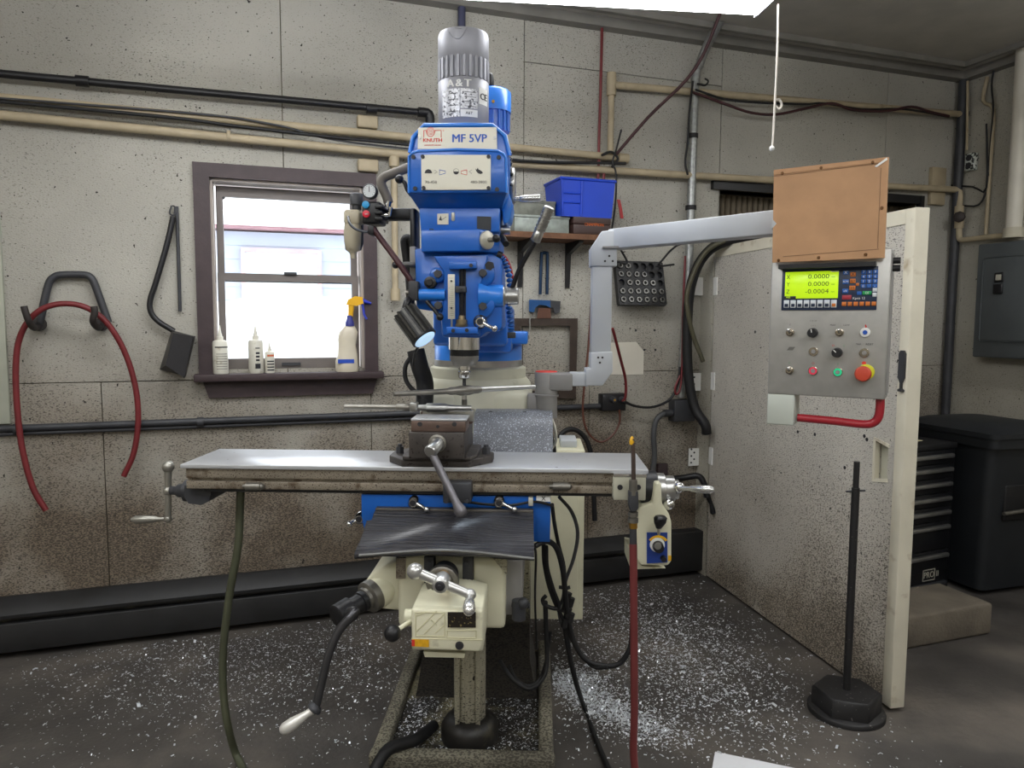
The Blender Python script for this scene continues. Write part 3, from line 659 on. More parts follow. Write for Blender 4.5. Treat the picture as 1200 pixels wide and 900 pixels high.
# ------------------------------------------------------------------ collet rack
RK0, RK1 = W(721, 356, .05), W(776, 309, .05)
rs0, rs1, rz0, rz1 = RK0[0], RK1[0], RK0[1]-.0, RK1[1]+.005
ck = thing('collet_rack', 'black collet rack board with rows of round holes on the wall', 'rack', wp((rs0+rs1)/2, .05, rz0))
TL = R(14)
KM = WM @ Matrix.Translation((rs0, -.105, rz0)) @ Matrix.Rotation(-TL, 4, 'X')      # board leans back towards its top
wd, hg_ = rs1-rs0, (rz1-rz0)/math.cos(TL)
nx, nz = 6, 5
bd = B(KM); cw, ch = wd/nx, hg_/nz; hr = cw*.4
for i in range(nx):
    for j_ in range(nz):
        cx, cz = (i+.5)*cw, (j_+.5)*ch; sq = []; 
        for k in range(16):
            an = math.pi/4+k*math.pi/8; m_ = max(abs(math.cos(an)), abs(math.sin(an)))
            sq.append(((cx+cw/2*math.cos(an)/m_, cz+ch/2*math.sin(an)/m_), (cx+hr*math.cos(an), cz+hr*math.sin(an))))
        A = [bd.bm.verts.new(KM @ Vector((p[0][0], 0, p[0][1]))) for p in sq]; D = [bd.bm.verts.new(KM @ Vector((p[1][0], 0, p[1][1]))) for p in sq]; E_ = [bd.bm.verts.new(KM @ Vector((p[1][0], .02, p[1][1]))) for p in sq]
        for k in range(16):
            k2 = (k+1) % 16; bd.bm.faces.new((A[k], A[k2], D[k2], D[k])); bd.bm.faces.new((D[k], D[k2], E_[k2], E_[k]))
bd.box(0, wd, .02, .03, 0, hg_); bd.box(-.004, 0, -.002, .03, 0, hg_); bd.box(wd, wd+.004, -.002, .03, 0, hg_); bd.box(0, wd, -.001, .03, -.006, 0); bd.box(0, wd, -.001, .03, hg_, hg_+.005)
bd.done('board', mat('rack_black', '1b1b1d', .5), ck)
B(WM).box(rs0+.04, rs1-.04, -.05, -.002, rz1-.1, rz1-.08).done('wall_arm', black, ck)
proto = None
for j_ in range(nz):
    for i in range(nx):
        if j_ == 4 and i > 1: continue
        if j_ == 3 and i > 3: continue
        if j_ == 2 and i in (0, 5): continue
        cx, cz = (i+.5)*cw, (j_+.5)*ch; c_ = KM @ Vector((cx, .002, cz)); a_ = (KM.to_3x3() @ Vector((0, -1, 0)))
        if proto is None:
            b = B(); p0 = c_-a_*.018; n = 16; u_ = a_.orthogonal().normalized(); v_ = a_.cross(u_)
            pr = [(0, hr*.85), (.024, hr*.85), (.026, hr*.78), (.026, hr*.5), (.010, hr*.42)]
            b.rings([[p0+a_*t+(u_*math.cos(2*math.pi*k/n)+v_*math.sin(2*math.pi*k/n))*r for k in range(n)] for t, r in pr])
            proto = b.done('collet', mat('collet_steel', '6f6e6b', .35, .8, var=.2, vs=60)); pc = c_; o = proto
        else:
            o = proto.copy(); COL.objects.link(o); o.location = proto.location+(c_-pc); WL[o] = o.location.copy()
        tag(o, 'round steel collet seated in the black wall rack', 'collet', 'collets in the black wall rack')
# ------------------------------------------------------------------ right-hand wall
CO = wp(S1, 0, 0)
RM = Matrix(((N.x, U.x, 0, CO.x), (N.y, U.y, 0, CO.y), (0, 0, 1, 0), (0, 0, 0, 1)))
def RW(a, b, out=0):
    o = CO-U*out; v = ray(a, b); q_ = CAM+v*((o-CAM).dot(U)/v.dot(U)); return (q_-o).dot(N), q_.z
def RP(a, b, out=0): t, z_ = RW(a, b, out); return RM @ Vector((t, -out, z_))
a, c = RW(1139, 418, .12), RW(1200, 281, .12)
ep = thing('breaker_panel', 'grey steel breaker panel on the side wall below the white pipe', 'electrical panel', RM @ Vector((a[0]+.25, -.06, a[1])))
epm = mat('panel_grey', '5d6264', .45, .2, var=.1, vs=5)
t0, t1 = a[0], a[0]+.62; z0_, z1_ = a[1], c[1]
B(RM).box(t0, t1, -.12, 0, z0_, z1_, .008).done('cabinet', epm, ep)
B(RM).box(t0+.05, t1-.05, -.135, -.12, z0_+.1, z1_-.09, .014).done('door', epm, ep)
p = RP(1171, 325, .137); tt, zz = RW(1171, 325, .137)
B(RM).box(tt-.03, tt+.03, -.142, -.135, zz-.03, zz+.03, .004).done('emblem', black, ep)
B(RM).box(tt-.017, tt+.017, -.144, -.142, zz-.017, zz+.017, .003).box(tt-.011, tt+.011, -.145, -.144, zz-.011, zz+.011).done('emblem_border', platem, ep)
B(RM).box(tt-.03, tt+.03, -.15, -.135, zz-.1, zz-.04, .006).done('latch', black, ep)
wpipe = thing('water_pipe', 'thick white pipe coming down the side wall above the breaker panel', 'pipe', RP(1186, 278, .08))
tt, zz = RW(1192, 200, .08); zb_ = RW(1185, 277, .08)[1]
B(RM).cyl((tt, -.08, zb_), (tt, -.08, ZC), .045, n=18).done('pipe', mat('white_pipe', 'd4cfc2', .5, var=.06), wpipe)
B(RM).cyl((tt, -.08, zb_-.01), (tt, -.08, zb_+.05), .056, n=18).done('coupling', mat('white_pipe2', 'c4bda9', .6, var=.1), wpipe)
gp = thing('valve_pipe', 'cream pipe with dark round valve handle rising in the room corner', 'pipe', RP(1128, 282, .06))
pm = condm
pth = [wp(4.31, .05, 2.372), wp(4.345, .06, 2.365), wp(4.35, .07, 2.33)]+[RP(1124, y_, .06) for y_ in (245, 262, 275)]+[RP(1126, 281, .06), RP(1140, 280, .06), RP(1178, 276, .08)]
B().tube(pth, .018, 12, 3).done('tube', condm, gp)
for y_ in (247, 262): p = RP(1124, y_, .06); B().cyl(p-Vector((0, 0, .03)), p+Vector((0, 0, .03)), .028, n=12).done('fitting', condm, gp)
p = RP(1125, 256, .06); a_ = (-U*.8+N*.6).normalized(); B().cyl(p, p+a_*.08, .012, n=8).lathe(p+a_*.075, a_, [(0, .03), (.006, .036), (.014, .036), (.02, .03)], 8).done('valve_handle', mat('valve_dark', '2d2422', .6), gp)
rc = thing('receptacle', 'small battered wall socket with white and dark blotches on the side wall', 'socket', RP(1136, 200, .04))
a, c = RW(1130, 201, .04), RW(1142, 178, .04)
B(RM).box(a[0], c[0], -.045, 0, a[1], c[1], .008).done('box', mat('blotchy_socket', 'cfd4cc', .5, var=.1, speck=('20221f', .5, 60)), rc)
for k in (0.28, .72): B(RM).lathe(((a[0]+c[0])/2, -.045, a[1]+(c[1]-a[1])*k), (0, -1, 0), [(0, .02), (.004, .02)], 12).done('outlet_face', inkm, rc)
for i, (pp, rr, mm, lb) in enumerate((
    ([(1157, 90), (1152, 118), (1164, 128), (1162, 170), (1158, 230), (1155, 277)], .012, condm, 'thin cream conduit stepping down the side wall near the corner'),
    ([(1165, 80), (1162, 100), (1164, 130), (1160, 175), (1157, 218), (1147, 240), (1128, 241)], .006, rubber, 'thin black wire looping down the side wall to the valve pipe'),
    ([(1156, 145), (1156, 220), (1140, 219), (1112, 217)], .006, rubber, 'thin black wire from the conduit end towards the cream strap'),
    ([(1134, 95), (1133, 176)], .008, condm, 'straight thin conduit above the blotchy wall socket'))):
    tag(B().tube([RP(x_, y_, .03+.008*i) for x_, y_ in pp], rr, 8, 3).done('wall_wire', mm), lb, 'wire')
s, z = W(1100, 222, .02); 
sb_ = thing('strap_block', 'pale wooden block behind the conduit near the room corner', 'block', wp(s, .02, z)); B(WM).box(s-.07, s+.05, -.03, 0, z-.1, z+.14, .004).done('block', condm, sb_)
# ------------------------------------------------------------------ tool chest, concrete step, wheeled bin
P0 = atZ(1108, 690, 0); P0.z = 0; CA = R(26)
cu_, cn_ = Vector((math.cos(CA), math.sin(CA), 0)), Vector((math.sin(CA), -math.cos(CA), 0))
TM = Matrix(((cu_.x, -cn_.x, 0, P0.x), (cu_.y, -cn_.y, 0, P0.y), (0, 0, 1, 0), (0, 0, 0, 1)))   # x along front (negative = left), y into depth
def TP(a, b):
    v = ray(a, b); q_ = CAM+v*((P0-CAM).dot(cn_)/v.dot(cn_)); return (q_-P0).dot(cu_), q_.z
chm = mat('chest_black', '141518', .35, var=.15)
tc = thing('tool_chest', 'black roller tool chest with silver drawer pulls behind the door', 'tool chest', P0+cu_*-.3)
CH = TP(1106, 522)[1]; CWD = .68
B(TM).box(-CWD, .02, 0, .45, 0, CH, .01).done('body', chm, tc)
B(TM).box(-CWD-.005, .025, -.008, .46, CH-.02, CH+.012, .006).done('top_mat', rubber, tc)
ys = [535, 551, 568, 585, 601, 618, 651]
zs = [TP(1090, y_)[1] for y_ in ys]
ed = [CH-.03]+[(zs[i]+.028 if i else CH-.03) for i in range(1, 7)]+[.1]
for i in range(7):
    zt_, zb_ = zs[i]+.03, (zs[i+1]+.033 if i < 6 else .12)
    dr = B(TM).box(-CWD+.03, -.015, -.012, 0, zb_, zt_, .004).done('drawer', chm, tc)
    B(TM).box(-CWD+.05, -.03, -.035, -.012, zs[i]-.012, zs[i]+.012, .006).done('pull', steel, dr)
B(TM).box(-CWD+.03, -.015, -.014, 0, .04, .055).done('kick_strip', dkgrey, tc)
lt, lz_ = TP(1086, 673)
bdg = B(TM); 
for r in ((-.045, .045, .028, .032), (-.045, .045, -.032, -.028), (-.049, -.045, -.032, .032), (.045, .049, -.032, .032)): bdg.box(lt+r[0], lt+r[1], -.0135, -.012, lz_+r[2], lz_+r[3])
bdg.done('badge_frame', platem, tc)
text('PRO', .05, frame(TM @ Vector((lt, -.0135, lz_)), cu_, (0, 0, 1)), platem, tc, sx=.9, bold=.0004)
text('II', .045, frame(TM @ Vector((lt+.068, -.0135, lz_)), cu_, (0, 0, 1)), platem, tc)
ct = B(TM); t_ = TP(1070, 512); ct.box(-.3, -.12, .1, .2, CH+.013, CH+.016); tag(ct.done('note_card', mat('card', 'cfc9a5', .8)), 'small cream card lying on top of the tool chest', 'card')
# concrete block
K0 = atZ(1055, 763, 0); K1 = atZ(1162, 743, 0); kd = (K1-K0).normalized(); kn = Vector((-kd.y, kd.x, 0)); KL = (K1-K0).length
if kn.dot(CAM-K0) > 0: kn = -kn
kb = B(Matrix(((kd.x, kn.x, 0, K1.x), (kd.y, kn.y, 0, K1.y), (0, 0, 1, 0), (0, 0, 0, 1))))
kb.box(-KL-.02, 0, 0, .3, 0, .155, .015)
tag(kb.done('concrete_step', conc), 'rough brown concrete block on the floor in front of the tool chest', 'concrete block')
# wheeled bin
G0 = atZ(1143, 702, 0); G0.z = 0
ga = R(19); gx, gy = Vector((math.cos(ga), math.sin(ga), 0)), Vector((-math.sin(ga), math.cos(ga), 0)); G0 = G0+gx*.035
GM = Matrix(((gx.x, gy.x, 0, G0.x), (gx.y, gy.y, 0, G0.y), (0, 0, 1, 0), (0, 0, 0, 1)))      # x along the face towards us, y into depth
wbn = mat('bin_black', '1d2024', .5, var=.12)
wc = thing('wheeled_bin', 'large black wheeled rubbish bin with closed lid beside the tool chest', 'rubbish bin', G0+gx*.25)
zt_ = .88
def gring(z_, x0_, x1_, y0_, y1_, rr=.05):
    pts_ = []
    for cx, cy, a0 in ((x1_-rr, y1_-rr, 0), (x0_+rr, y1_-rr, 90), (x0_+rr, y0_+rr, 180), (x1_-rr, y0_+rr, 270)):
        for k in range(5): an = R(a0+22.5*k); pts_.append((cx+rr*math.cos(an), cy+rr*math.sin(an), z_))
    return pts_
B(GM).rings([gring(.03, .02, .42, .02, .42), gring(.5, .01, .46, .0, .47), gring(zt_, .0, .5, -.02, .54)]).done('body', wbn, wc)
B(GM).rings([gring(zt_-.05, -.02, .53, -.05, .57), gring(zt_, -.02, .53, -.05, .57)]).done('rim', wbn, wc)
B(GM).rings([gring(zt_+.003, -.03, .54, -.06, .58), gring(zt_+.03, -.03, .54, -.06, .58), gring(zt_+.065, .04, .46, .05, .5, .08), gring(zt_+.072, .12, .38, .12, .42, .08)]).done('lid', wbn, wc)
B(GM).box(.12, .3, -.012, .05, .42, .62, .01).done('grip_recess', rubber, wc)
B(GM).cyl((.1, -.025, .47), (.32, -.025, .48), .011, n=10).done('grip_bar', dsteel, wc)
for s_ in (.06, .38): B(GM).cyl((s_-.025, .4, .1), (s_+.025, .4, .1), .1, n=20).done('wheel', rubber, wc)
# ------------------------------------------------------------------ post on hexagonal base
Q = atZ(991, 834, 0); Q.z = 0
st = thing('post_stand', 'black steel post standing on a hexagonal base and round plate by the open door', 'stand', Q)
bst = mat('stand_black', '1c1b1c', .55, var=.25, vs=12, speck=('6f6a66', .7, 80))
B().lathe(Q, (0, 0, 1), [(0, .14), (.016, .14), (.02, .136)], 32).done('round_plate', bst, st)
B().lathe(Q+Vector((0, 0, .02)), Matrix.Rotation(.0, 3, 'Z') @ Vector((0, 0, 1)), [(0, .125), (.065, .125), (.072, .118)], 6).done('hexagonal_base', bst, st)
ph = .98; B().cyl(Q+Vector((0, 0, .09)), Q+Vector((0, 0, ph-.1)), .0145, n=16).done('post', bst, st)
B().cyl(Q+Vector((0, 0, ph-.1)), Q+Vector((0, 0, ph)), .011, n=14).done('tip', bst, st)
B().cyl(Q+Vector((-.035, 0, ph-.115)), Q+Vector((.035, 0, ph-.11)), .004, n=8).done('cross_pin', dkgrey, st)
# ------------------------------------------------------------------ sheet of paper
A0 = atZ(838, 882, 0); A1 = atZ(930, 901, 0); pu = (A1-A0).normalized(); pv = Vector((pu.y, -pu.x, 0))
pp = B(Matrix(((pu.x, -pv.x, 0, A0.x), (pu.y, -pv.y, 0, A0.y), (0, 0, 1, 0), (0, 0, 0, 1)))); pp.box(0, .42, -.3, 0, .001, .004)
tag(pp.done('paper_sheet', mat('paper', 'e3e4e8', .7, var=.02)), 'white sheet of paper lying on the floor in front', 'paper')
# ------------------------------------------------------------------ fluorescent fixtures and pull cord
lampm = bpy.data.materials.new('lit_diffuser'); lampm.use_nodes = True
lampm.node_tree.nodes['Principled BSDF'].inputs['Emission Color'].default_value = (.97, .985, 1, 1); lampm.node_tree.nodes['Principled BSDF'].inputs['Emission Strength'].default_value = LAMP
shadem = mat('lamp_housing', 'e6e8ee', .5, var=0)
def fixture(c, ang, L, Wd, z_, label, grp):
    M_ = Matrix.Translation((c[0], c[1], z_)) @ Matrix.Rotation(ang, 4, 'Z')
    t = thing('fluorescent_light', label, 'light fixture', (c[0], c[1], z_), grp)
    b = B(M_); b.prism([(-Wd*.16, .046), (-Wd*.12, .085), (Wd*.12, .085), (Wd*.16, .046)], -L/2, L/2, 'yz'); b.done('housing', shadem, t)
    d = B(M_).prism([(-Wd*.42, -.03), (Wd*.42, -.03), (Wd/2, .0), (Wd/2, .045), (-Wd/2, .045), (-Wd/2, .0)], -L/2+.004, L/2-.004, 'yz'); d.done('diffuser', lampm, t)
    rb_ = B(M_); n = int(L/.035)
    for k in range(n):                                   # raised chevron ribs of the prismatic lens edge
        x_ = -L/2+.02+k*.035
        for sg in (-1, 1): rb_.tube([(x_, sg*Wd/2, .004), (x_+.022, sg*Wd/2, .04)], .0022, 4, 1)
    rb_.done('lens_ribs', shadem, t)
    for e_ in (-1, 1): B(M_).box(e_*L/2-(.006 if e_ > 0 else 0), e_*L/2+(.006 if e_ < 0 else 0), -Wd/2, Wd/2, -.03, .07).done('end_plate', shadem, t)
    for e_ in (-1, 1): B(M_).cyl((e_*L*.4, 0, .07), (e_*L*.4, 0, ZC-z_), .004, n=6).done('hanger', dsteel, t)
    return t
e1, e2 = atZ(885, 21, 2.6), atZ(560, 4, 2.6); fa = math.atan2(e1.y-e2.y, e1.x-e2.x); fd = Vector((math.cos(fa), math.sin(fa), 0)); fnv = Vector((fd.y, -fd.x, 0))
FL = 2.44; fc = e1-fd*FL/2+fnv*.15
fixture(fc, fa, FL, .3, 2.63, 'long white fluorescent fixture hanging above the milling machine', 'fluorescent shop lights')
fixture((-1.6, .6), fa, FL, .3, 2.78, 'added white fluorescent fixture out of view, brightening the right side of the shop', 'fluorescent shop lights')
fixture((1.7, .3), fa, FL, .3, 2.78, 'added white fluorescent fixture out of view, brightening the right side of the shop', 'fluorescent shop lights')
fixture((2.75, 2.45), WANG+R(90), 1.8, .3, 2.78, 'added white fluorescent fixture out of view, brightening the right side of the shop', 'fluorescent shop lights')  # added lamp, out of view, that brightens the right-hand walls and ceiling
fixture((-.2, -1.3), fa, FL, .3, 2.78, 'added white fluorescent fixture out of view, brightening the right side of the shop', 'fluorescent shop lights')
pcY = fc.y+.1
pcd = thing('pull_cord', 'white pull cord with a loop knot hanging from the light fixture', 'cord', atY(905, 178, pcY))
B().tube([atY(912, 5, pcY), atY(911, 60, pcY), atY(908, 122, pcY), atY(906, 160, pcY), atY(905, 174, pcY)], .0034, 6).done('cord', mat('cord', 'd8d2c8', .8), pcd)
B().tube([atY(908, 118, pcY), atY(913, 117, pcY), atY(916, 123, pcY), atY(913, 128, pcY), atY(909, 124, pcY)], .004, 6).done('knot', MATS['cord'], pcd)
B().ball(atY(904.5, 174, pcY), .009).done('tassel', white, pcd)
# ------------------------------------------------------------------ milling machine
SX = -.227
mill = thing('milling_machine', 'blue and cream knee milling machine with long steel table', 'milling machine', (SX, 2.6, 0))
def pz(pts, Y): return [(lambda q: (q.x, q.z))(atY(a, b, Y)) for a, b in pts]
def pxp(a, b, Y): return atY(a, b, Y)
def pr(name, m, pts, Y0, Y1, bev=0, parent=None): return B().prism(pz(pts, Y0), Y0, Y1, 'xz', bev).done(name, m, parent or mill)
def bolt(a, b, Y, r=.011, h=.012, parent=None, m=None, n=6, name='bolt'):
    p = atY(a, b, Y); return B().cyl(p, p+Vector((0, -h, 0)), r, r*.95, n=n).done(name, m or dkgrey, parent or mill)
# base casting with raised rim
bx0, bx1, by0, by1 = -.54, .062, 2.265, 3.15
base = B(); base.box(bx0, bx1, by0, by1, 0, .05, .012); 
for r in ((bx0, bx0+.05, by0+.03, by1), (bx1-.05, bx1, by0+.03, by1)): base.box(*r, .03, .095, .014)
base.box(bx0-.004, bx1+.004, by0-.004, by0+.05, .028, .091, .012)
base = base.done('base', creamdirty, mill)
pan = B(); pan.box(bx0+.04, bx1-.04, by0+.04, by1-.04, .048, .056); pan.done('chip_pan', mat('smeared_pan', '26231f', .5, var=.4, vs=12, bump=.4, bs=50, dirt=('847d62', .5, 7), speck=('141312', .56, 110)), base)
# elevating screw
sy = 2.44; B().lathe((SX, sy, .05), (0, 0, 1), [(0, .1), (.05, .1), (.075, .085), (.085, .06)], 28).done('screw_pedestal', oily, mill)
scn_ = B().cyl((SX, sy, .12), (SX, sy, .42), .055, n=24)
for k in range(3): scn_.box(SX-.045+.035*k, SX-.03+.035*k, sy-.058, sy-.03, .13, .42)
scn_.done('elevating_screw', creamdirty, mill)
B().cyl((SX, sy, .4), (SX, sy, mz(737, 1.98)+.02), .03, n=18).done('screw_rod', oily, mill)
# column
B().rings([[(SX+sx_*w_, y_, z_) for sx_, y_ in ((-1, f_), (1, f_), (1, 3.0), (-1, 3.0))] for z_, w_, f_ in ((.05, .235, 2.7), (.1, .225, 2.71), (.22, .205, 2.69), (1.0, .2, 2.65), (1.12, .2, 2.63))]).done('column', wall_mat('dark_foot_column', 'd0cbae', '1c1a18', .28, .62, 1.5, .6), mill)  # column colour fades from cream to near black towards the foot
B().box(SX-.11, SX+.11, 2.595, 2.67, .42, 1.1, .006).done('knee_ways', dsteel, mill)
TY = 2.80
def tz(b): return mz(b, TY-.19, 565)
B().lathe((SX, TY, 1.06), (0, 0, 1), [(0, .2), (tz(478)-1.06, .205), (tz(452)-1.06, .2), (tz(446)-1.06, .185)], 40).done('column_head', castgrey, mill)
B().box(SX-.2, SX+.205, TY-.19, TY+.2, 1.04, tz(458), .03, 3).done('column_top', castgrey, mill)
B().lathe((SX, TY, tz(447)), (0, 0, 1), [(0, .182), (tz(434)-tz(447), .182), (tz(432)-tz(447), .172)], 40).done('turret_collar', castgrey, mill)
B().lathe((SX, TY, tz(436)), (0, 0, 1), [(0, .168), (tz(424)-tz(436), .168)], 40).done('turret_ring', steel, mill)
B().lathe((SX, TY, tz(425)), (0, 0, 1), [(0, .166), (tz(402)-tz(425), .166), (tz(400)-tz(425), .16)], 40).done('turret', bluel, mill)
for a in (586, 597): bolt(a, 402, TY-.13, .012, .02)
rz = tz(400)
B().box(SX-.12, SX+.125, 2.42, 3.2, rz-.01, rz+.13, .012).done('ram', blue, mill)
B().box(SX+.02, SX+.135, 2.5, 2.72, rz-.035, rz+.06, .006).done('ram_lock_block', blue, mill)
B().box(SX+.08, SX+.19, 2.62, 2.8, rz-.01, rz+.035, .006).done('turret_pad', bluel, mill)
# chip guard behind the vise
pts = [(2.66, 1.165), (2.6, 1.185), (2.54, 1.18), (2.49, 1.15), (2.455, 1.1), (2.44, 1.03)]
B().strip([(SX+.01, y_, z_) for y_, z_ in pts], (.27, 0, 0), .006).done('chip_guard', mat('speckled_rubber', '6e7177', .5, .2, var=.2, vs=9, speck=('b4bac4', .6, 230)), mill)
for a in (575, 615): p = atY(a, 487, 2.55); B().cyl(p, p+Vector((0, -.01, .012)), .008, n=8).done('guard_screw', dkgrey, mill)
# ---- knee
kz0, kz1 = mz(737, 1.98), mz(652, 1.98)
B().box(mx(466, 1.98, 690), mx(592, 1.98, 690), 1.98, 2.6, kz0, kz1, .012).done('knee', cream, mill)
pr('knee_wing', cream, [(472, 654), (450, 664), (432, 676), (423, 690), (423, 706), (436, 713), (472, 716)], 2.02, 2.25, .006)
B().box(mx(590, 2.05, 690), mx(612, 2.05, 690), 2.05, 2.5, mz(720, 2.05), mz(656, 2.05), .004).done('gib_housing', pgrey2, mill)
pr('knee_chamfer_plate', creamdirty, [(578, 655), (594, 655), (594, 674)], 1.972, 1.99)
pr('oil_stain_plate', tableside, [(464, 654), (475, 654), (475, 678), (464, 678)], 1.972, 1.985)
for a0 in (498, 543): B().box(mx(a0, 1.97, 670), mx(a0+12, 1.97, 670), 1.95, 1.985, mz(686, 1.97), mz(650, 1.97), .003).done('dial_guard', dkgrey, mill)
for q in ((547, 660), (549, 681), (503, 660)): bolt(*q, 1.95, .006, .004)
lk_ = thing_lock = B(); p = atY(600, 708, 2.03); lk_.cyl(p, p+Vector((.05, -.01, .0)), .008, n=10); lk_.cyl(p+Vector((.02, -.02, -.035)), p+Vector((.02, -.02, .02)), .02, n=10)
lk_.ball(atY(613, 707, 2.0), .017); lk_.done('knee_lock', dkgrey, mill)
# saddle
sz0, sz1, szm = mz(637, 2.17), mz(579, 2.17), mz(606, 2.15)
sd = B(); sd.prism([(2.15, sz1), (2.15, szm), (2.2, sz0), (2.55, sz0), (2.55, sz1)], mx(424, 2.15, 610), mx(645, 2.15, 610), 'yz'); sd.done('saddle', blue, mill)
def crank_lever(a, b, a2, b2, Y, nm='clamp_lever'):
    p, q_ = atY(a, b, Y), atY(a2, b2, Y-.03)
    t = B(); t.lathe(p+Vector((0, .02, 0)), (0, -1, 0), [(0, .017), (.03, .017), (.036, .012)], 16); t.tube([p+Vector((0, -.005, 0)), (p+q_)/2, q_], .006, 8, 2, [.009, .006, .005]); t.ball(q_, .009, n=12)
    o = t.done(nm, chrome, mill); B().cyl(p+Vector((0, -.012, 0)), p+Vector((0, -.018, 0)), .009, n=12).done('lever_socket', inkm, o); return o
crank_lever(485, 588, 500, 597, 2.135); crank_lever(585, 588, 603, 597, 2.135)
crank_lever(422, 607, 409, 614, 2.2); 
pr('axis_plate', white, [(628.5, 580.5), (645, 581), (645, 588), (628.5, 588)], 2.147, 2.15)
text('X', .018, FR(mx(637, 2.146, 585), 2.1465, mz(584.5, 2.146, 637)), inkm, mill)
pr('limit_switch_box', dkgrey, [(519, 566), (552, 566), (552, 590), (519, 590)], 2.085, 2.15, .004)
for a in (523, 547): bolt(a, 587, 2.085, .007, .006)
B().tube([atY(545, 588, 2.13), atY(570, 591, 2.13), atY(600, 592, 2.13), atY(625, 588, 2.135), atY(643, 591, 2.14), atY(648, 594, 2.14)], .0045, 6).done('switch_cable', rubber, mill)
p = atY(622, 588, 2.13); B().box(p.x-.007, p.x+.007, 2.125, 2.15, p.z-.012, p.z+.012, .002).done('cable_clip', platem, mill)
# bellows: pleated rubber from the saddle out to the knee front
def bellows():
    b = B(); m_ = 15; rnd = random.Random(5); top_y, bot_y = 2.14, 1.90; zt0, zb0_ = mz(599, 2.14), mz(655, 1.90)
    wts = [1.7, 1.5, 1.4]+[.8+.25*rnd.random() for _ in range(13)]+[1.5, 1.8, 2.0]; tot = sum(wts); t = 0; prof = []
    for w_ in wts:                                        # each pleat: tread out towards us, rounded lip, riser down
        d = w_/tot; prof += [(t, 0, .004*w_), (t+d*.55, .1, .0055*w_), (t+d*.85, .25, .0035*w_), (t+d*.93, .75, -.001), (t+d*.7, 1, -.004*w_)]; t += d
    V = []; cur = 0; acc = 0
    for i, (t_, q_, up_) in enumerate(prof):
        row = []
        for k in range(m_):
            u_ = k/(m_-1); bow = math.sin(math.pi*u_)
            xl = mx(441, 2.14, 598)*(1-t_)+mx(421, 1.9, 652)*t_-(.014*(1-u_) if t_ > .3 else 0); xr = mx(625, 2.14, 598)*(1-t_)+mx(626, 1.9, 652)*t_
            wave = .006*math.sin(2.6*u_*math.pi+7*t_)*math.sin(math.pi*t_)+.0015*math.sin(23*u_+11*t_)
            row.append(b.bm.verts.new((xl+(xr-xl)*u_, top_y+(bot_y-top_y)*t_-.012*bow*t_, zt0+(zb0_-zt0)*t_+up_+.016*bow*t_+wave)))
        V.append(row)
    for i in range(len(V)-1):
        for k in range(m_-1): f = b.bm.faces.new((V[i][k], V[i+1][k], V[i+1][k+1], V[i][k+1]))
    bmesh.ops.recalc_face_normals(b.bm, faces=b.bm.faces[:])
    return b
bell = bellows().done('bellows', mat('bellows_rubber', '2e2e33', .3, var=.25, vs=20), mill, 20)
p0, p1 = atY(421, 651, 1.885), atY(626, 655, 1.885)
B().tube([p0+Vector((0, 0, .0)), (p0+p1)/2+Vector((0, -.012, .022)), p1], .0045, 8, 8).done('bellows_hem', mat('hem_edge', '6a6a68', .4, .4), bell)
p0, p1 = atY(441, 597, 2.14), atY(625, 599, 2.14); B().box(p0.x, p1.x, 2.125, 2.15, p0.z-.01, p0.z+.008, .003).done('bellows_bar', mat('bar_grey', '57534e', .4, .5), bell)
# ---- table
TX0, TX1, TYF, TYB = -1.062, .325, 2.12, 2.39
ttop = 1.0705
B().prism([(TX0, TYF), (TX1-.0, TYF), (TX1-.0, TYB), (TX0, TYB)], ttop-.012, ttop, 'xy', .0015).done('table_top', tabletop, mill)
zb = mz(579, 2.13); zg0, zg1 = mz(567.5, 2.13), mz(564, 2.13)
tb = B(); xb0, xb1 = TX0+.012, mx(720, 2.13, 570)
tb.box(xb0, TX1-.02, 2.13, 2.38, zg1, ttop-.012, .002); tb.box(xb0, TX1-.02, 2.142, 2.37, zg0-.001, zg1+.001); tb.box(xb0, TX1-.02, 2.13, 2.38, zb+.006, zg0, .002)
tb.done('table_body', tableside, mill)
B().box(xb0+.05, TX1-.02, 2.14, 2.37, zb-.004, zb+.008).done('table_dovetail', black, mill)
for a in (657, 297):
    p = atY(a, 570, 2.125); d = B(); d.cyl(p+Vector((-.022, 0, 0)), p+Vector((.022, 0, 0)), .012, n=14); d.cyl(p+Vector((-.032, 0, 0)), p+Vector((-.02, 0, 0)), .006, n=10); d.ball(p+Vector((.024, 0, .0)), .01, n=10); d.done('stop_dog', dsteel, mill)
B().box(mx(719, 2.1, 570), mx(757, 2.1, 570), 2.1, 2.39, mz(584, 2.1), mz(557, 2.1), .003).done('end_bracket', castgrey, mill)
for a in (726.5, 748): bolt(a, 571, 2.1, .008, .003, m=inkm, n=14, name='socket_screw')
B().box(mx(719, 2.1, 556), mx(758, 2.1, 556), 2.1, 2.14, mz(557, 2.1), mz(553.5, 2.1)).done('bracket_cap', chrome, mill)
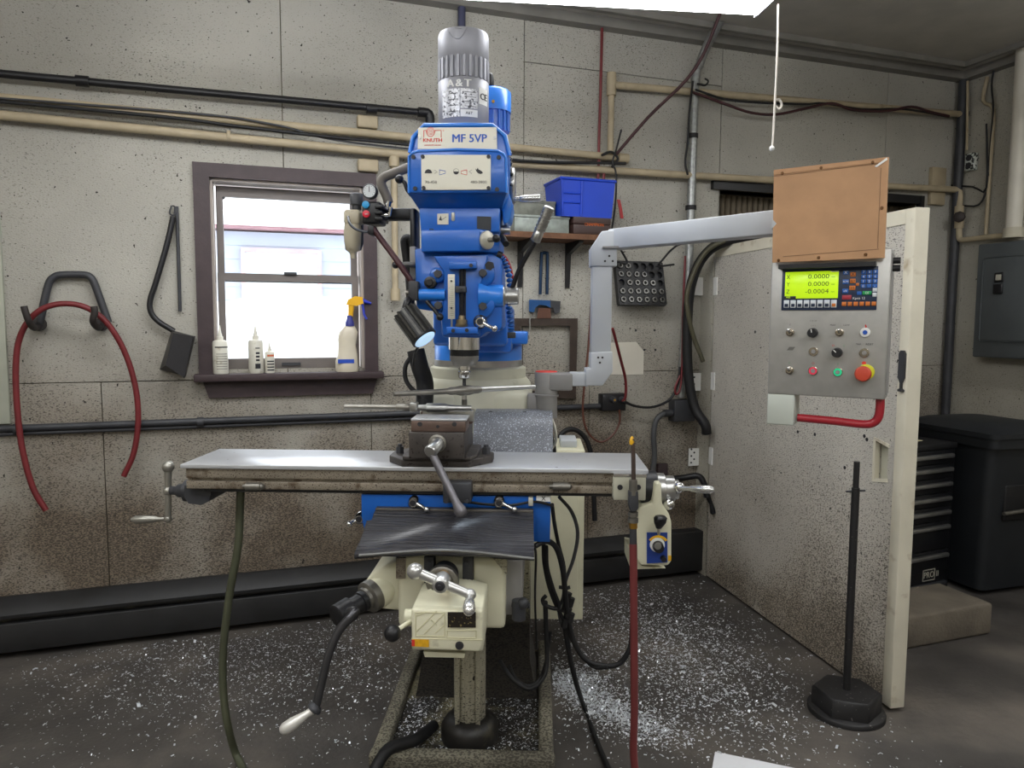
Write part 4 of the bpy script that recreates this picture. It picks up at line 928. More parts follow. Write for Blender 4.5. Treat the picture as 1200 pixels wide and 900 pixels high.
# left end: bearing bracket and ball crank
lb = B(); lb.prism(pz([(216, 569), (216, 583), (221, 590), (236, 592), (244, 588), (247, 580), (247, 572)], 2.16), 2.16, 2.34); lb.done('bearing_bracket', dkgrey, mill)
cY = 2.25; c0 = atY(214, 575, cY); 
B().lathe(c0+Vector((.03, 0, 0)), (-1, 0, 0), [(0, .034), (.02, .034), (.024, .024), (.045, .02), (.05, .014), (.08, .013)], 20).done('screw_collar', dkgrey, mill)
hc = thing_h = B(); pT, pM, pB_ = atY(197, 547, cY), atY(197, 575, cY), atY(197, 608, cY)
hc.tube([pT, pM, pB_], .011, 12, 3, [.012, .010, .010]); hc.ball(pT, .019); hc.ball(pM, .016); hc.ball(pB_, .013)
hc.lathe(pB_, (-1, -.15, .0), [(0, .006), (.03, .006), (.04, .010), (.075, .013), (.1, .012), (.112, .005)], 14)
hc.done('table_crank', mat('worn_crank', '9c9a92', .35, .7, var=.15), mill)
# right end: power feed
pf_dial = atY(770, 577, 2.25)
B().lathe(atY(750, 573, 2.25), (1, 0, -.02), [(0, .055), (.045, .06), (.05, .05)], 28).done('feed_coupling', black, mill)
B().lathe(atY(766, 573, 2.25), (1, 0, 0), [(0, .05), (.03, .05), (.033, .042), (.06, .042), (.062, .03), (.075, .03)], 28).done('feed_dial', steel, mill)
B().cyl(atY(780, 577, 2.25), atY(786, 577, 2.25), .016, n=14).done('brass_collar', brass, mill)
rc_ = B(); h0 = atY(789, 580, 2.25); h1 = atY(796, 571, 2.2); h2 = atY(784, 591, 2.2)
rc_.tube([h2, h0, h1], .012, 10, 3); rc_.ball(h0, .018); rc_.ball(h2, .017); rc_.ball(h1, .017); rc_.done('feed_crank', chrome, mill)
g0, g1 = atY(797, 572, 2.19), atY(837, 574, 2.12); dv = (g1-g0); L_ = dv.length
B().lathe(g0, dv, [(0, .008), (L_*.3, .007), (L_*.35, .010), (L_*.7, .0125), (L_*.9, .012), (L_, .005)], 14).done('crank_grip', mat('polished', 'd2d2d0', .25, .8), mill)
px0 = 2.17
pf = B().prism(pz([(745, 600), (751, 594), (764, 590), (768, 566), (775, 566), (776, 590), (784, 602), (787, 612), (787, 658), (783, 663), (751, 663), (746, 655)], px0), px0, 2.33, 'xz', .006).done('table_power_feed', cream, mill)
B().prism(pz([(738, 645), (752, 648), (752, 663), (780, 666), (745, 667), (738, 664)], 2.2), 2.2, 2.34).done('feed_bracket', cream, pf)
B().prism(pz([(758, 624), (782, 624), (782, 659), (758, 660)], px0-.002), px0-.004, px0).done('control_label', mat('label_blue', '1c3a86', .4, var=0), pf)
q = B(); kc = atY(771, 640, px0-.004)
for i in range(9):
    a0 = R(35+110*i/9); a1 = R(35+110*(i+1)/9)
    q.bm.faces.new([q.bm.verts.new((kc.x+r_*math.cos(t), px0-.0055, kc.z+r_*math.sin(t))) for r_, t in ((.034, a0), (.034, a1), (.026, a1), (.026, a0))])
q.done('label_arc', yellow, pf)
B().lathe(atY(770, 638, px0), (0, -1, 0), [(0, .024), (.006, .022)], 24).done('dial_skirt', white, pf)
B().lathe(atY(771, 640, px0-.006), (0, -1, 0), [(0, .017), (.022, .015)], 20).done('speed_knob', black, pf)
B().lathe(atY(771, 640, px0-.028), (0, -1, 0), [(0, .011), (.002, .010)], 18).done('knob_cap', steel, pf)
B().lathe(atY(777, 654, px0-.004), (0, -1, 0), [(0, .009), (.015, .008)], 14).done('rapid_button', black, pf)
B().box(mx(783, px0, 654), mx(786.5, px0, 654), px0-.002, px0, mz(657, px0, 785), mz(651, px0, 785)).done('warning_sticker', yellow, pf)
B().cyl(atY(772, 626, px0), atY(772, 613, px0-.04), .005, n=8).done('feed_lever', platem, pf)
B().rings([[ (c.x+rx*math.cos(2*math.pi*k/12), c.y+rx*math.sin(2*math.pi*k/12), c.z) for k in range(12)] for c, rx in ((atY(772, 619, px0-.04), .008), (atY(773.5, 612, px0-.045), .018), (atY(774, 607, px0-.045), .02), (atY(774, 604.5, px0-.045), .014))]).done('lever_knob', black, pf)
# ---- Y-axis dial and ball crank on the knee front
yc = atY(522, 672, 1.95)
B().lathe(yc, (0, -1, -.02), [(0, .036), (.05, .036)], 36).done('dial_hub', dkgrey, mill)
B().lathe(yc+Vector((0, -.05, 0)), (0, -1, -.02), [(0, .043), (.02, .043), (.022, .04), (.0225, .03), (.035, .029), (.036, .02)], 36).done('cross_feed_dial', dsteel, mill)
B().cyl(atY(520, 675, 1.88), atY(518, 680, 1.80), .016, n=16).done('brass_collar', brass, mill)
hub = atY(517, 683, 1.78); e0 = atY(486.5, 669.5, 1.78); e1_ = atY(551, 697, 1.78)
yb = B(); yb.tube([e0, hub, e1_], .012, 12, 3, [.014, .013, .011]); yb.ball(e0, .021, n=20); yb.lathe(hub+Vector((0, .03, 0)), (0, -1, 0), [(0, .02), (.05, .02), (.054, .016)], 18); yb.ball(e1_, .015)
yb.done('cross_feed_crank', mat('bright_crank', 'c2c2c0', .3, .75, var=.08), mill)
B().lathe(hub+Vector((0, -.024, 0)), (0, -1, 0), [(0, .013), (.004, .011), (.0045, .006), (.008, .005)], 14).done('crank_nut', inkm, mill)
ee = atY(549, 719, 1.70); dv = ee-e1_; L_ = dv.length
B().lathe(e1_, dv, [(0, .009), (L_*.3, .008), (L_*.4, .013), (L_*.75, .016), (L_*.93, .012), (L_, .004)], 16).done('crank_grip', mat('polished', 'd2d2d0', .25, .8), mill)
# ---- knee power feed box
kf = 1.77
def rect_(xa, xb, ya, yb, z_): return [(xa, ya, z_), (xb, ya, z_), (xb, yb, z_), (xa, yb, z_)]
zq = mz(714, kf, 520); box = B(); box.box(mx(482, kf, 740), mx(566, kf, 740), kf, 1.96, mz(763, kf, 520), zq, .006)
zr_ = mz(691, 1.87, 525); hexa(box, rect_(mx(483, kf, 714), mx(565, kf, 714), kf, 1.96, zq-.002), rect_(mx(505, 1.87, 690), mx(547, 1.87, 690), 1.86, 1.955, zr_)); box = box.done('knee_power_feed', cream, mill)
B().prism(pz([(482.5, 714), (565, 716), (565.5, 756), (562, 764.5), (486, 761.5), (482, 757)], kf-.012), kf-.012, kf+.02, 'xz', .006).done('feed_cover', cream, box)
B().prism(pz([(496, 764), (545, 766), (544, 771), (498, 770)], kf+.01), kf+.01, 1.93).done('feed_foot', cream, box)
B().prism(pz([(524.5, 718), (557.5, 718), (557.5, 735.5), (524.5, 735.5)], kf-.016), kf-.0155, kf-.01).done('name_label', mat('dark_label', '241f1a', .4, var=.2, vs=60, speck=('8d7f55', .62, 160)), box)
B().prism(pz([(482.5, 749.5), (502.5, 750.5), (502.5, 758.5), (482.5, 757.5)], kf-.016), kf-.0155, kf-.01).done('warning_sticker', mat('sticker_yellow', 'd9a41d', .5, var=.15, vs=90), box)
B().prism(pz([(482.5, 750), (486, 750), (486, 757.5), (482.5, 757)], kf-.0165), kf-.016, kf-.012).done('sticker_mark', redm, box)
B().lathe(atY(538.5, 756.5, kf-.012), (0, -1, 0), [(0, .011), (.006, .009)], 16).done('reset_button', inkm, box)
gr = B()
for ln in (((488, 740), (512, 716)), ((497, 743), (521, 719)), ((488, 722), (500, 717)), ((505, 726), (512, 733)), ((510, 742), (521, 732)), ((487, 718), (521, 718)), ((487, 745), (521, 746)), ((487, 718), (487, 745)), ((521, 718), (521, 746)), ((524, 739), (558, 739)), ((524, 747), (558, 748)), ((524, 739), (524, 747)), ((558, 739), (558, 748)), ((482, 748.5), (566, 750))):
    gr.tube([atY(*ln[0], kf-.0125), atY(*ln[1], kf-.0125)], .0013, 5, 1)
gr.done('embossed_lines', mat('darker_cream', 'c6c19f', .5), box)  # embossed lines set in a slightly darker cream than the cover
B().lathe(atY(484, 723, kf+.05), (-1, 0, 0), [(0, .02), (.02, .02)], 16).done('lever_boss', cream, box)
l0, l1 = atY(481, 728, kf+.02), atY(466, 738, kf-.03)
B().cyl(l0, l1, .006, n=8).done('feed_lever', cream, box); B().ball(atY(460, 742, kf-.04), .021, n=18).done('lever_knob', black, box)
# ---- knee elevating crank on the left wing
kc = atY(437, 697, 2.02); kax = Vector((-.62, -.75, -.22)).normalized()
B().lathe(kc-kax*.06, kax, [(0, .05), (.055, .046)], 28).done('dial_boss', cream, mill)
B().lathe(kc-kax*.005, kax, [(0, .046), (.022, .046), (.024, .043), (.026, .034), (.036, .034), (.038, .026)], 32).done('elevating_dial', dsteel, mill)
B().lathe(kc+kax*.025, kax, [(0, .03), (.02, .03), (.022, .026), (.05, .026), (.055, .034), (.1, .034), (.105, .028)], 24).done('clutch_hub', black, mill)
ka = kc+kax*.11; 
arm = [ka+Vector((0, 0, -.01)), atY(416, 717, 1.9), atY(398, 738, 1.88), atY(385, 768, 1.86), atY(377, 800, 1.85), atY(370, 829, 1.84)]
B().tube(arm, .013, 10, 4, [.02, .014, .012, .011, .011, .012]).done('elevating_crank', mat('crank_steel', '4d4d50', .3, .7, var=.2), mill)
B().lathe(atY(372, 826, 1.84), (atY(364, 836, 1.83)-atY(372, 826, 1.84)), [(0, .014), (.008, .02), (.016, .02), (.02, .012)], 16).done('crank_ferrule', dkgrey, mill)
g0, g1 = atY(367, 832, 1.835), atY(328, 858, 1.80); dv = g1-g0; L_ = dv.length
B().lathe(g0, dv, [(0, .011), (L_*.2, .010), (L_*.6, .016), (L_*.85, .016), (L_*.96, .011), (L_, .003)], 16).done('crank_grip', mat('white_grip', 'd8d6d0', .3, .3), mill)
# ---- head: belt housing
hy = 2.10
pr('belt_housing', blue, [(482, 228), (480.5, 180), (484, 161), (497, 147), (577, 147), (591, 159), (597, 180), (595, 228)], hy, 2.57, .006)
rim = B(); rp = pz([(480, 179), (484, 160.5), (497, 146.5), (577, 146.5), (592, 159), (597.5, 182)], hy-.004)
rim.tube([(x_, hy-.002, z_) for x_, z_ in rp], .006, 8, 1); rim.done('housing_rim', bluel, mill)
pr('belt_cover', blue, [(479, 226), (479, 183), (482, 179), (488, 177), (535, 175.5), (583, 177), (590, 180), (593, 185), (594, 226)], hy-.04, hy+.02, .005)
lip = B(); lp_ = pz([(479, 226), (479, 183), (483, 179), (489, 177), (535, 175), (583, 176.5), (590, 180), (593, 186), (594, 226)], hy-.042)
lip.tube([(x_, hy-.04, z_) for x_, z_ in lp_], .004, 6, 1); lip.done('cover_lip', bluel, mill)
npl = pr('nameplate', platem, [(490, 149.5), (582, 149), (582.5, 175), (489.5, 174.5)], hy-.0095, hy-.004)
spl = pr('speed_plate', platem, [(493.5, 181.5), (575, 181.5), (575, 222), (494, 222.5)], hy-.045, hy-.039)
def t_on(body, a, b, Y, hpx, m, parent, sx=1, bold=0):
    p = atY(a, b, Y); return text(body, hpx*Y/F*1.4, FR(p.x, Y-.0004, p.z), m, parent, sx=sx, bold=bold)
t_on('MF 5VP', 550, 162.5, hy-.0095, 9.2, bluep, npl, 1, .0008)
t_on('KNUTH', 507, 164.5, hy-.0095, 4.2, redm, npl, 1.1, .0004)
t_on('www.knuth-usa.com', 507, 170, hy-.0095, 2.0, redm, npl, .85)
lg = B(); Yl = hy-.0098
def seg(b, pts_, r_=.0011): b.tube([(lambda q_: (q_.x, Yl, q_.z))(atY(x_, y_, Yl)) for x_, y_ in pts_], r_, 5, 1)
seg(lg, [(496.7, 161), (496.7, 152.8), (499.5, 152.8)]); seg(lg, [(509.5, 152.8), (517, 152.8), (517, 161)])
seg(lg, [(499.5, 152.8)]+[(504.5-5*math.cos(R(k)), 153.5+6.5*math.sin(R(k))) for k in range(0, 181, 20)]+[(509.5, 152.8)])
for rr_ in (1.3, 3, 4.3): seg(lg, [(504.5+rr_*math.cos(R(k)), 153.5+rr_*math.sin(R(k))) for k in range(0, 361, 30)], .0007)
seg(lg, [(519.5+.8*math.cos(R(k)), 153+.8*math.sin(R(k))) for k in range(0, 361, 60)], .0004)
lg.done('logo', redm, npl)
for a in (491.7, 579.7): bolt(a, 161.5, hy-.0095, .004, .003, npl, steel, 12, 'rivet')
for a, b in ((495.5, 183.7), (572.5, 183.7), (496.5, 220.3), (572.5, 220.5)): bolt(a, b, hy-.045, .0055, .004, spl, inkm, 12, 'screw')
for a, b in ((484.5, 184), (584.5, 184.5), (486.5, 221), (582.5, 222)): bolt(a, b, hy-.04, .006, .004, None, inkm, 12, 'cover_screw')
Yl = hy-.0455
t_on('70-450', 505, 213.5, Yl, 3.2, mat('grey_print', '6d6c66', .5, var=0), spl, 1.1)
t_on('480-3800', 561, 213.5, Yl, 3.2, MATS['grey_print'], spl, 1.1)
def flat(b, pts_): b.prism([(lambda q_: (q_.x, q_.z))(atY(x_, y_, Yl)) for x_, y_ in pts_], Yl-.0008, Yl)
ic = B(); flat(ic, [(497.5, 203)]+[(502-4.2*math.cos(R(k)), 202.3-4*math.sin(R(k))) for k in range(0, 181, 30)]+[(506.5, 203)]); ic.done('tortoise_symbol', inkm, spl)
ic = B(); flat(ic, [(557, 197.5), (558.5, 199), (560, 196.4), (560.8, 198.9), (562, 199), (565, 201), (566, 203), (563, 204), (560, 203), (558, 200.5)]); ic.done('hare_symbol', inkm, spl)
ic = B(); flat(ic, [(534.5-3.2*math.cos(R(k)), 201+3.4*math.sin(R(k))) for k in range(0, 181, 20)]); seg(ic, [(534.5+3.2*math.cos(R(k)), 201+3.4*math.sin(R(k))) for k in range(0, 361, 30)], .0004); ic.done('spindle_symbol', inkm, spl)
for pp_ in ([(509, 199), (512.5, 201.3), (509, 203.5)], [(553, 199), (549.5, 201.3), (553, 203.5)]): ic = B(); seg(ic, pp_, .0004); ic.done('arrow_symbol', inkm, spl)
i2 = B(); seg(i2, [(515, 199), (522, 200.5), (522, 203), (515, 205), (515, 199)], .0008); i2.done('range_symbol', bluep, spl)
i2 = B(); seg(i2, [(547, 199), (540.5, 200.5), (540.5, 203.5), (547, 205), (547, 199)], .0008); i2.done('range_symbol', redm, spl)
# underside taper and neck
def frus(b, q0, q1): return hexa(b, q0, q1)
def rect(xa, xb, ya, yb, z_): return [(xa, ya, z_), (xb, ya, z_), (xb, yb, z_), (xa, yb, z_)]
b = B(); z_a, z_b = mz(227, hy), mz(243, hy)
hexa(b, rect(mx(481, hy), mx(594, hy), hy-.03, 2.44, z_a), rect(mx(490, hy), mx(587, hy), hy+.02, 2.42, z_b)); b.done('housing_taper', blue, mill)
nk = hy+.02
pr('head_neck', blue, [(491, 242), (586, 242), (585, 272), (493, 272)], nk, 2.42, .004)
pr('arrow_label', platem, [(512.5, 250.5), (525.5, 250), (525.5, 263), (512.5, 263)], nk-.003, nk)
i2 = B(); Yl = nk-.0035; seg(i2, [(517, 258), (523, 254)], .0006); flat(i2, [(514.5, 258), (516.5, 252.5), (518, 258.5)]); i2.done('label_arrow', inkm, mill)
p = atY(531, 250, nk); B().lathe(p+Vector((0, 0, -.022)), (0, 0, 1), [(0, .003), (.003, .0055), (.02, .0055), (.024, .004)], 12).done('oil_cup', platem, mill)
pr('black_label', mat('dark_plate', '20242a', .35), [(559, 253.5), (575.5, 254), (575.5, 270), (559, 268)], nk-.003, nk)
# gear case
gz0, gz1 = mz(294.5, hy-.01), mz(268.5, hy-.01)
pl = [(mx(494, 2.11), 2.11), (mx(562, 2.09), 2.085), (mx(585, 2.15), 2.16), (mx(585, 2.15), 2.42), (mx(494, 2.11), 2.42)]
B().prism(pl, gz0, gz1, 'xy', .004).done('gear_case', blue, mill)
fnm = Vector((.075, -.062, 0)).normalized()
dc_ = atY(569.5, 281.5, 2.1)
B().lathe(dc_, fnm, [(0, .026), (.008, .026), (.01, .022)], 24).done('lever_disc', platem, mill)
B().tube([dc_+fnm*.0, dc_+fnm*.03+Vector((.01, 0, 0)), atY(583, 280, 2.06)], .007, 10, 2).done('gear_lever', dsteel, mill)
B().ball(atY(581.5, 279.5, 2.055), .0115, n=14).done('lever_ball', black, mill)
B().tube([atY(586, 275, 2.2), atY(590, 281, 2.17), atY(593, 286, 2.15)], .01, 8, 2).done('side_knob', black, mill)
B().cyl(atY(583, 269, 2.2), atY(598, 270, 2.2), .013, n=14).done('side_pin', steel, mill)
pr('crest_screw', inkm, [(503, 268), (508, 268), (508, 271), (503, 271)], nk-.008, nk)
# quill head
qy = 2.14
pr('quill_head', blue, [(486, 292), (500, 290), (507, 296), (576, 297), (587, 303), (588, 330), (588, 384), (583, 389), (570, 389), (562, 396), (519, 395), (517, 388), (517, 366), (488, 362)], qy, 2.40, .004)
pr('quill_face', blue, [(508, 300), (572, 298), (562, 340), (562, 394), (519, 393), (517, 372), (520, 355), (520, 318)], qy-.025, qy+.01, .003)
for a, b, r_ in ((566, 322, .036), (566, 358, .036), (514, 323, .022), (514, 357, .022)): B().lathe(atY(a, b, qy+.01), (0, -1, 0), [(0, r_), (.028, r_), (.032, r_-.004)], 24).done('bolt_boss', blue, mill)
for a, b in ((513.5, 321), (566, 320), (514, 358), (566, 359)): bolt(a, b, qy-.022, .0125, .014)
PY = 2.15; pb = B(); pc_ = atY(575, 347, PY); xe = mx(590, PY, 346)
pb.lathe((mx(562, PY, 346), PY, pc_.z), (1, 0, 0), [(0, .05), (.02, .042), (.035, .035), (xe-mx(562, PY, 346), .033)], 32); pb.done('pinion_housing', bluel, mill)
B().lathe((xe, PY, pc_.z), (1, 0, 0), [(0, .03), (.004, .028), (.006, .022), (.012, .022), (.013, .025), (.042, .025), (.045, .021)], 24).done('pinion_hub', steel, mill)
lv0 = Vector((mx(599, PY, 346), PY, pc_.z+.015)); lv1 = atY(627, 283, 2.1); lv2 = atY(644, 243, 2.07)
B().tube([lv0, atY(608, 317, 2.13), lv1], .007, 10, 3).done('quill_lever', black, mill)
dv = (lv2-lv1); L_ = dv.length; prf = [(0, .012), (.003, .0145), (L_*.28, .0145)]
for k in range(7):
    t_ = L_*(.3+.095*k); prf += [(t_, .0125), (t_+L_*.015, .0125), (t_+L_*.02, .0155), (t_+L_*.085, .0155), (t_+L_*.09, .0125)]
prf += [(L_*.99, .0155), (L_*1.02, .012)]
B().lathe(lv1, dv, prf, 18).done('lever_grip', steel, mill)
b = B(); b.lathe(atY(563, 377, qy-.02), (0, -1, 0), [(0, .02), (.012, .02)], 20); b.done('lock_boss', black, mill)
crank_lever(563, 377, 579.5, 385, qy-.04, 'quill_lock')
B().lathe(atY(505, 331.5, qy-.005), (0, -1, 0), [(0, .018), (.02, .017), (.022, .01), (.03, .009)], 20).done('feed_knob', black, mill)
B().lathe(atY(522, 345.5, qy-.02), (-1, 0, 0), [(0, .017), (mx(522, qy)-mx(492, qy), .017)], 20).done('feed_sleeve', bluel, mill)
B().cyl(atY(493, 344, qy-.02), atY(476, 343, qy-.02), .009, n=14).done('feed_shaft', dsteel, mill)
B().tube([atY(500, 353, qy-.03), atY(508, 362, qy-.04), atY(515, 371, qy-.045)], .0055, 8, 2).done('trip_lever', black, mill); B().ball(atY(515.5, 371.5, qy-.045), .011, n=12).done('trip_ball', black, mill)
# depth stop
dY = qy-.035
pr('upper_stop_bracket', blue, [(526, 307), (558.5, 306), (558.5, 314.5), (526, 315.5)], dY-.015, qy, .002)
pr('lower_stop_bracket', blue, [(523, 383), (560, 383), (560, 391), (523, 391)], dY-.015, qy, .002)
for a, b in ((552, 311), (531, 387.5), (547, 387)): bolt(a, b, dY-.015, .0055, .004, None, inkm, 12, 'socket_screw')
p, q_ = atY(541.5, 315, dY), atY(541.5, 383, dY)
b = B(); b.cyl(p, q_, .0065, n=12)
for k in range(34): b.lathe(p+(q_-p)*(k/34), q_-p, [(0, .0065), (.0015, .0078), (.003, .0065)], 10, False)
b.done('stop_screw', mat('dark_screw', '2b2b2d', .4, .6), mill)
pr('stop_groove', inkm, [(538, 316), (546, 316), (546, 384), (538, 384)], qy-.0265, qy-.02)
B().box(mx(534, dY, 339), mx(546.5, dY, 339), dY-.014, dY+.01, mz(343, dY), mz(335.5, dY), .002).done('stop_block', dkgrey, mill)
bolt(540, 339, dY-.014, .005, .003, None, inkm, 12, 'socket_screw')
p = atY(541, 383, dY); B().lathe(p, (0, 0, 1), [(0, .018), (.006, .019), (.008, .016), (.02, .016), (.021, .01), (.032, .009)], 20).done('stop_nut', mat('bronze_nut', '8f8268', .35, .8), mill)
B().box(mx(525, dY-.01, 345), mx(533.2, dY-.01, 345), dY-.014, dY-.008, mz(374, dY-.01), mz(321.5, dY-.01), .001).done('depth_scale', platem, mill)
tk = B()
for k in range(20): z_ = mz(326+2.3*k, dY-.014); tk.box(mx(527.5 if k % 5 else 526.3, dY-.014, 345), mx(531.5, dY-.014, 345), dY-.0146, dY-.014, z_-.0004, z_+.0004)
tk.done('scale_marks', MATS['grey_print'], mill)
for b_ in (329.5, 361): bolt(529, b_, dY-.014, .003, .002, None, inkm, 10, 'screw')
B().cyl(atY(529.3, 374, dY-.01), atY(529.3, 384, dY-.01), .003, n=8).done('scale_rod', steel, mill)
# spindle, chuck
SY = 2.26
def zc(b_): return mz(b_, SY)
sp = SX+.0005
def lz(name, m, bs_, n=28): B().lathe((sp, SY, zc(bs_[0][0])), (0, 0, -1), [(zc(bs_[0][0])-zc(b_), r_*SY/F) for b_, r_ in bs_], n).done(name, m, mill)
lz('spindle_nose', chrome, [(392, 18.3), (409.5, 18.3), (410, 17)]); lz('spindle_ring', black, [(409.5, 17), (417, 17)])
lz('collet_nut', steel, [(416.5, 17), (421, 17), (425, 14.5), (428, 14), (428.5, 8)])
lz('drill_chuck', chrome, [(427, 6.5), (433, 7), (433.5, 5.5), (435, 5.5), (435.5, 7.5), (442, 7.2), (444, 5)], 20)
# motor
mt = (SX, 2.25)
def mzz(b_): return mz(b_, 2.18)
mr = 29.6*2.19/F
mo = B(); z0m = mzz(146); prf = [(0, mr*.97), (.003, mr)]
mo.lathe((mt[0], mt[1], z0m), (0, 0, 1), [(0, mr*.92), (mzz(141)-z0m, mr*.93), (mzz(138)-z0m, mr), (mzz(90)-z0m, mr), (mzz(88)-z0m, mr*.93), (mzz(66)-z0m, mr*.93), (mzz(63)-z0m, mr), (mzz(34.5)-z0m, mr), (mzz(31)-z0m, mr*.96), (mzz(31)-z0m, mr*.5)], 48)
mo = mo.done('spindle_motor', mat('motor_aluminium', '9b9ca3', .5, .35, var=.12, vs=10), mill)
for k in range(26):
    an = 2*math.pi*k/26; d = Vector((math.cos(an), math.sin(an), 0)); t = Vector((-d.y, d.x, 0))
    b = B(); q0 = Vector((mt[0], mt[1], 0))
    pts_ = [q0+d*(mr*.9)-t*.006, q0+d*(mr*1.02)-t*.004, q0+d*(mr*1.02)+t*.004, q0+d*(mr*.9)+t*.006]
    hexa(b, [p_+Vector((0, 0, mzz(89))) for p_ in pts_], [p_+Vector((0, 0, mzz(64))) for p_ in pts_]); b.done('cooling_rib', MATS['motor_aluminium'], mo)
def on_cyl(body, ang, z_, size, m, bold=0, sx=1, name='lettering'):
    d = Vector((math.sin(ang), -math.cos(ang), 0)); t = Vector((math.cos(ang), math.sin(ang), 0)); p_ = Vector((mt[0], mt[1], z_))+d*(mr+.0008)
    text(body, size, frame(p_, t, (0, 0, 1)), m, mo, name, sx=sx, bold=bold)
for ch, an in (('A', -24), ('&', -4), ('T', 15)): on_cyl(ch, R(an), mzz(98), .03, white, .0012, 1.1)
on_cyl('CE', R(56), mzz(111), .026, inkm, .0006)
def cpatch(name, a0, a1, z0_, z1_, m, r_=None, n=8):
    q_ = B(); rr = r_ or mr+.0006
    for i in range(n):
        u0, u1 = a0+(a1-a0)*i/n, a0+(a1-a0)*(i+1)/n
        q_.bm.faces.new([q_.bm.verts.new((mt[0]+rr*math.sin(u), mt[1]-rr*math.cos(u), z_)) for u, z_ in ((u0, z0_), (u1, z0_), (u1, z1_), (u0, z1_))])
    return q_.done(name, m, mo)
rpl = mat('rating_plate', 'c4c5c9', .4, .4, var=.3, vs=90, speck=('5b5c62', .56, 120))
cpatch('rating_plate', R(-48), R(-3), mzz(137), mzz(104), rpl); cpatch('rating_plate', R(-1), R(38), mzz(127), mzz(104), rpl); cpatch('rating_plate', R(-1), R(38), mzz(137), mzz(128.5), white)
cpatch('approval_label', R(42), R(72), mzz(120), mzz(100.5), white)
for k in range(4): cpatch('plate_line', R(-30), R(-6), mzz(131-7*k), mzz(130.2-7*k), inkm, mr+.0012, 4); cpatch('plate_line', R(8), R(34), mzz(125-5.5*k), mzz(124.3-5.5*k), inkm, mr+.0012, 4)
on_cyl('A&T', R(18), mzz(132.8), .011, inkm)
eb = B(); 
def onc(an, b_): return (mt[0]+(mr+.0004)*math.sin(R(an)), mt[1]-(mr+.0004)*math.cos(R(an)), mzz(b_))
eb.tube([onc(-28, 37), onc(-20, 42), onc(-11, 46), onc(-3, 46), onc(5, 41), onc(13, 33)], .0016, 5, 1); eb.tube([onc(-13, 33), onc(2, 34)], .0012, 5, 1)
eb.done('embossed_emblem', MATS['motor_aluminium'], mo)
# second motor behind
m2 = (mx(571, 2.48, 120)+.012, 2.48); 
def m2z(b_): return mz(b_, 2.42, 580)
B().lathe((m2[0], m2[1], m2z(150)), (0, 0, 1), [(0, .058), (m2z(122)-m2z(150), .058)], 28).done('drawbar_motor', blue, mill)
fb_ = B()
for k in range(18):
    an = 2*math.pi*k/18; d = Vector((math.cos(an), math.sin(an), 0)); p_ = Vector((m2[0], m2[1], 0))+d*.06
    fb_.cyl(p_+Vector((0, 0, m2z(150))), p_+Vector((0, 0, m2z(121))), .004, n=5)
fb_.done('motor_fins', blue, mill)
B().lathe((m2[0], m2[1], m2z(127)), (0, 0, 1), [(0, .066), (m2z(103)-m2z(127), .066), (m2z(100)-m2z(127), .058)], 32).done('fan_cowl', bluel, mill)
bolt(578, 119, m2[1]-.066, .005, .004, None, brass, 10, 'screw')
B().box(m2[0]-.03, m2[0]+.01, 2.42, 2.5, m2z(101), m2z(84), .008).done('terminal_box', black, mill)
# right side: speed handwheel
hw = atY(600, 218, 2.25)
B().lathe((mx(590, 2.25, 218), 2.25, hw.z), (1, 0, 0), [(0, .018), (.02, .018)], 18).done('wheel_hub', dsteel, mill)
B().lathe((mx(597, 2.25, 218), 2.25, hw.z), (1, 0, 0), [(0, .05), (.004, .054), (.014, .054), (.018, .05)], 32).done('speed_handwheel', steel, mill)
g0 = Vector((mx(602, 2.2, 232), 2.2, mz(233, 2.2, 600))); B().lathe(g0, (1, -.05, .01), [(0, .006), (.018, .006), (.02, .009), (.04, .011), (.078, .0115), (.08, .009)], 16).done('wheel_grip', mat('polished', 'd2d2d0', .25, .8), mill)
b = B()
for k in range(7): z_ = mz(180+6*k, 2.2, 596); x_ = mx(596.5+.3*k, 2.2, 200); b.lathe((x_, 2.2, z_), (1, 0, -.3), [(0, .007), (.008, .006)], 8)
b.done('speed_dial_marks', mat('checker_marks', 'bfbfb9', .4, var=.1, speck=('16161a', .5, 50)), mill)
pr('side_cover', bluel, [(594, 228), (597, 226), (601, 240), (598, 255), (594, 262), (590, 262), (588, 245)], 2.15, 2.3, .004)
# loc-line coolant hose
cpts = [atY(*q_) for q_ in ((585, 299, 2.24), (591, 306, 2.24), (596, 318, 2.24), (598, 335, 2.24), (596, 350, 2.24), (597, 365, 2.24), (599, 380, 2.24), (599, 392, 2.24))]
ch_ = B(); 
def lerp(P_, t):
    f_ = t*(len(P_)-1); i = min(int(f_), len(P_)-2); return P_[i].lerp(P_[i+1], f_-i)
for k in range(20):
    a_, c_ = lerp(cpts, k/20), lerp(cpts, (k+.9)/20); L_ = (c_-a_).length; ch_.lathe(a_, c_-a_, [(0, .005), (L_*.4, .0105), (L_*.7, .0105), (L_, .006)], 10)
ch_.done('coolant_hose', mat('locline', '1f5fa8', .35, var=.3, vs=80), mill)
B().tube([q_+Vector((.008, .01, .004)) for q_ in cpts[:5]], .004, 6).done('air_line', mat('red_line', 'b0353a', .4), mill)
B().cyl(atY(583, 298, 2.15), atY(588, 300, 2.15), .011, n=10).done('hose_fitting', black, mill)
B().box(mx(595, 2.24, 392), mx(604, 2.24, 392), 2.22, 2.27, mz(396, 2.24), mz(389, 2.24), .002).done('hose_foot', dkgrey, mill)
bolt(574, 312, qy-.005, .014, .02, None, black)
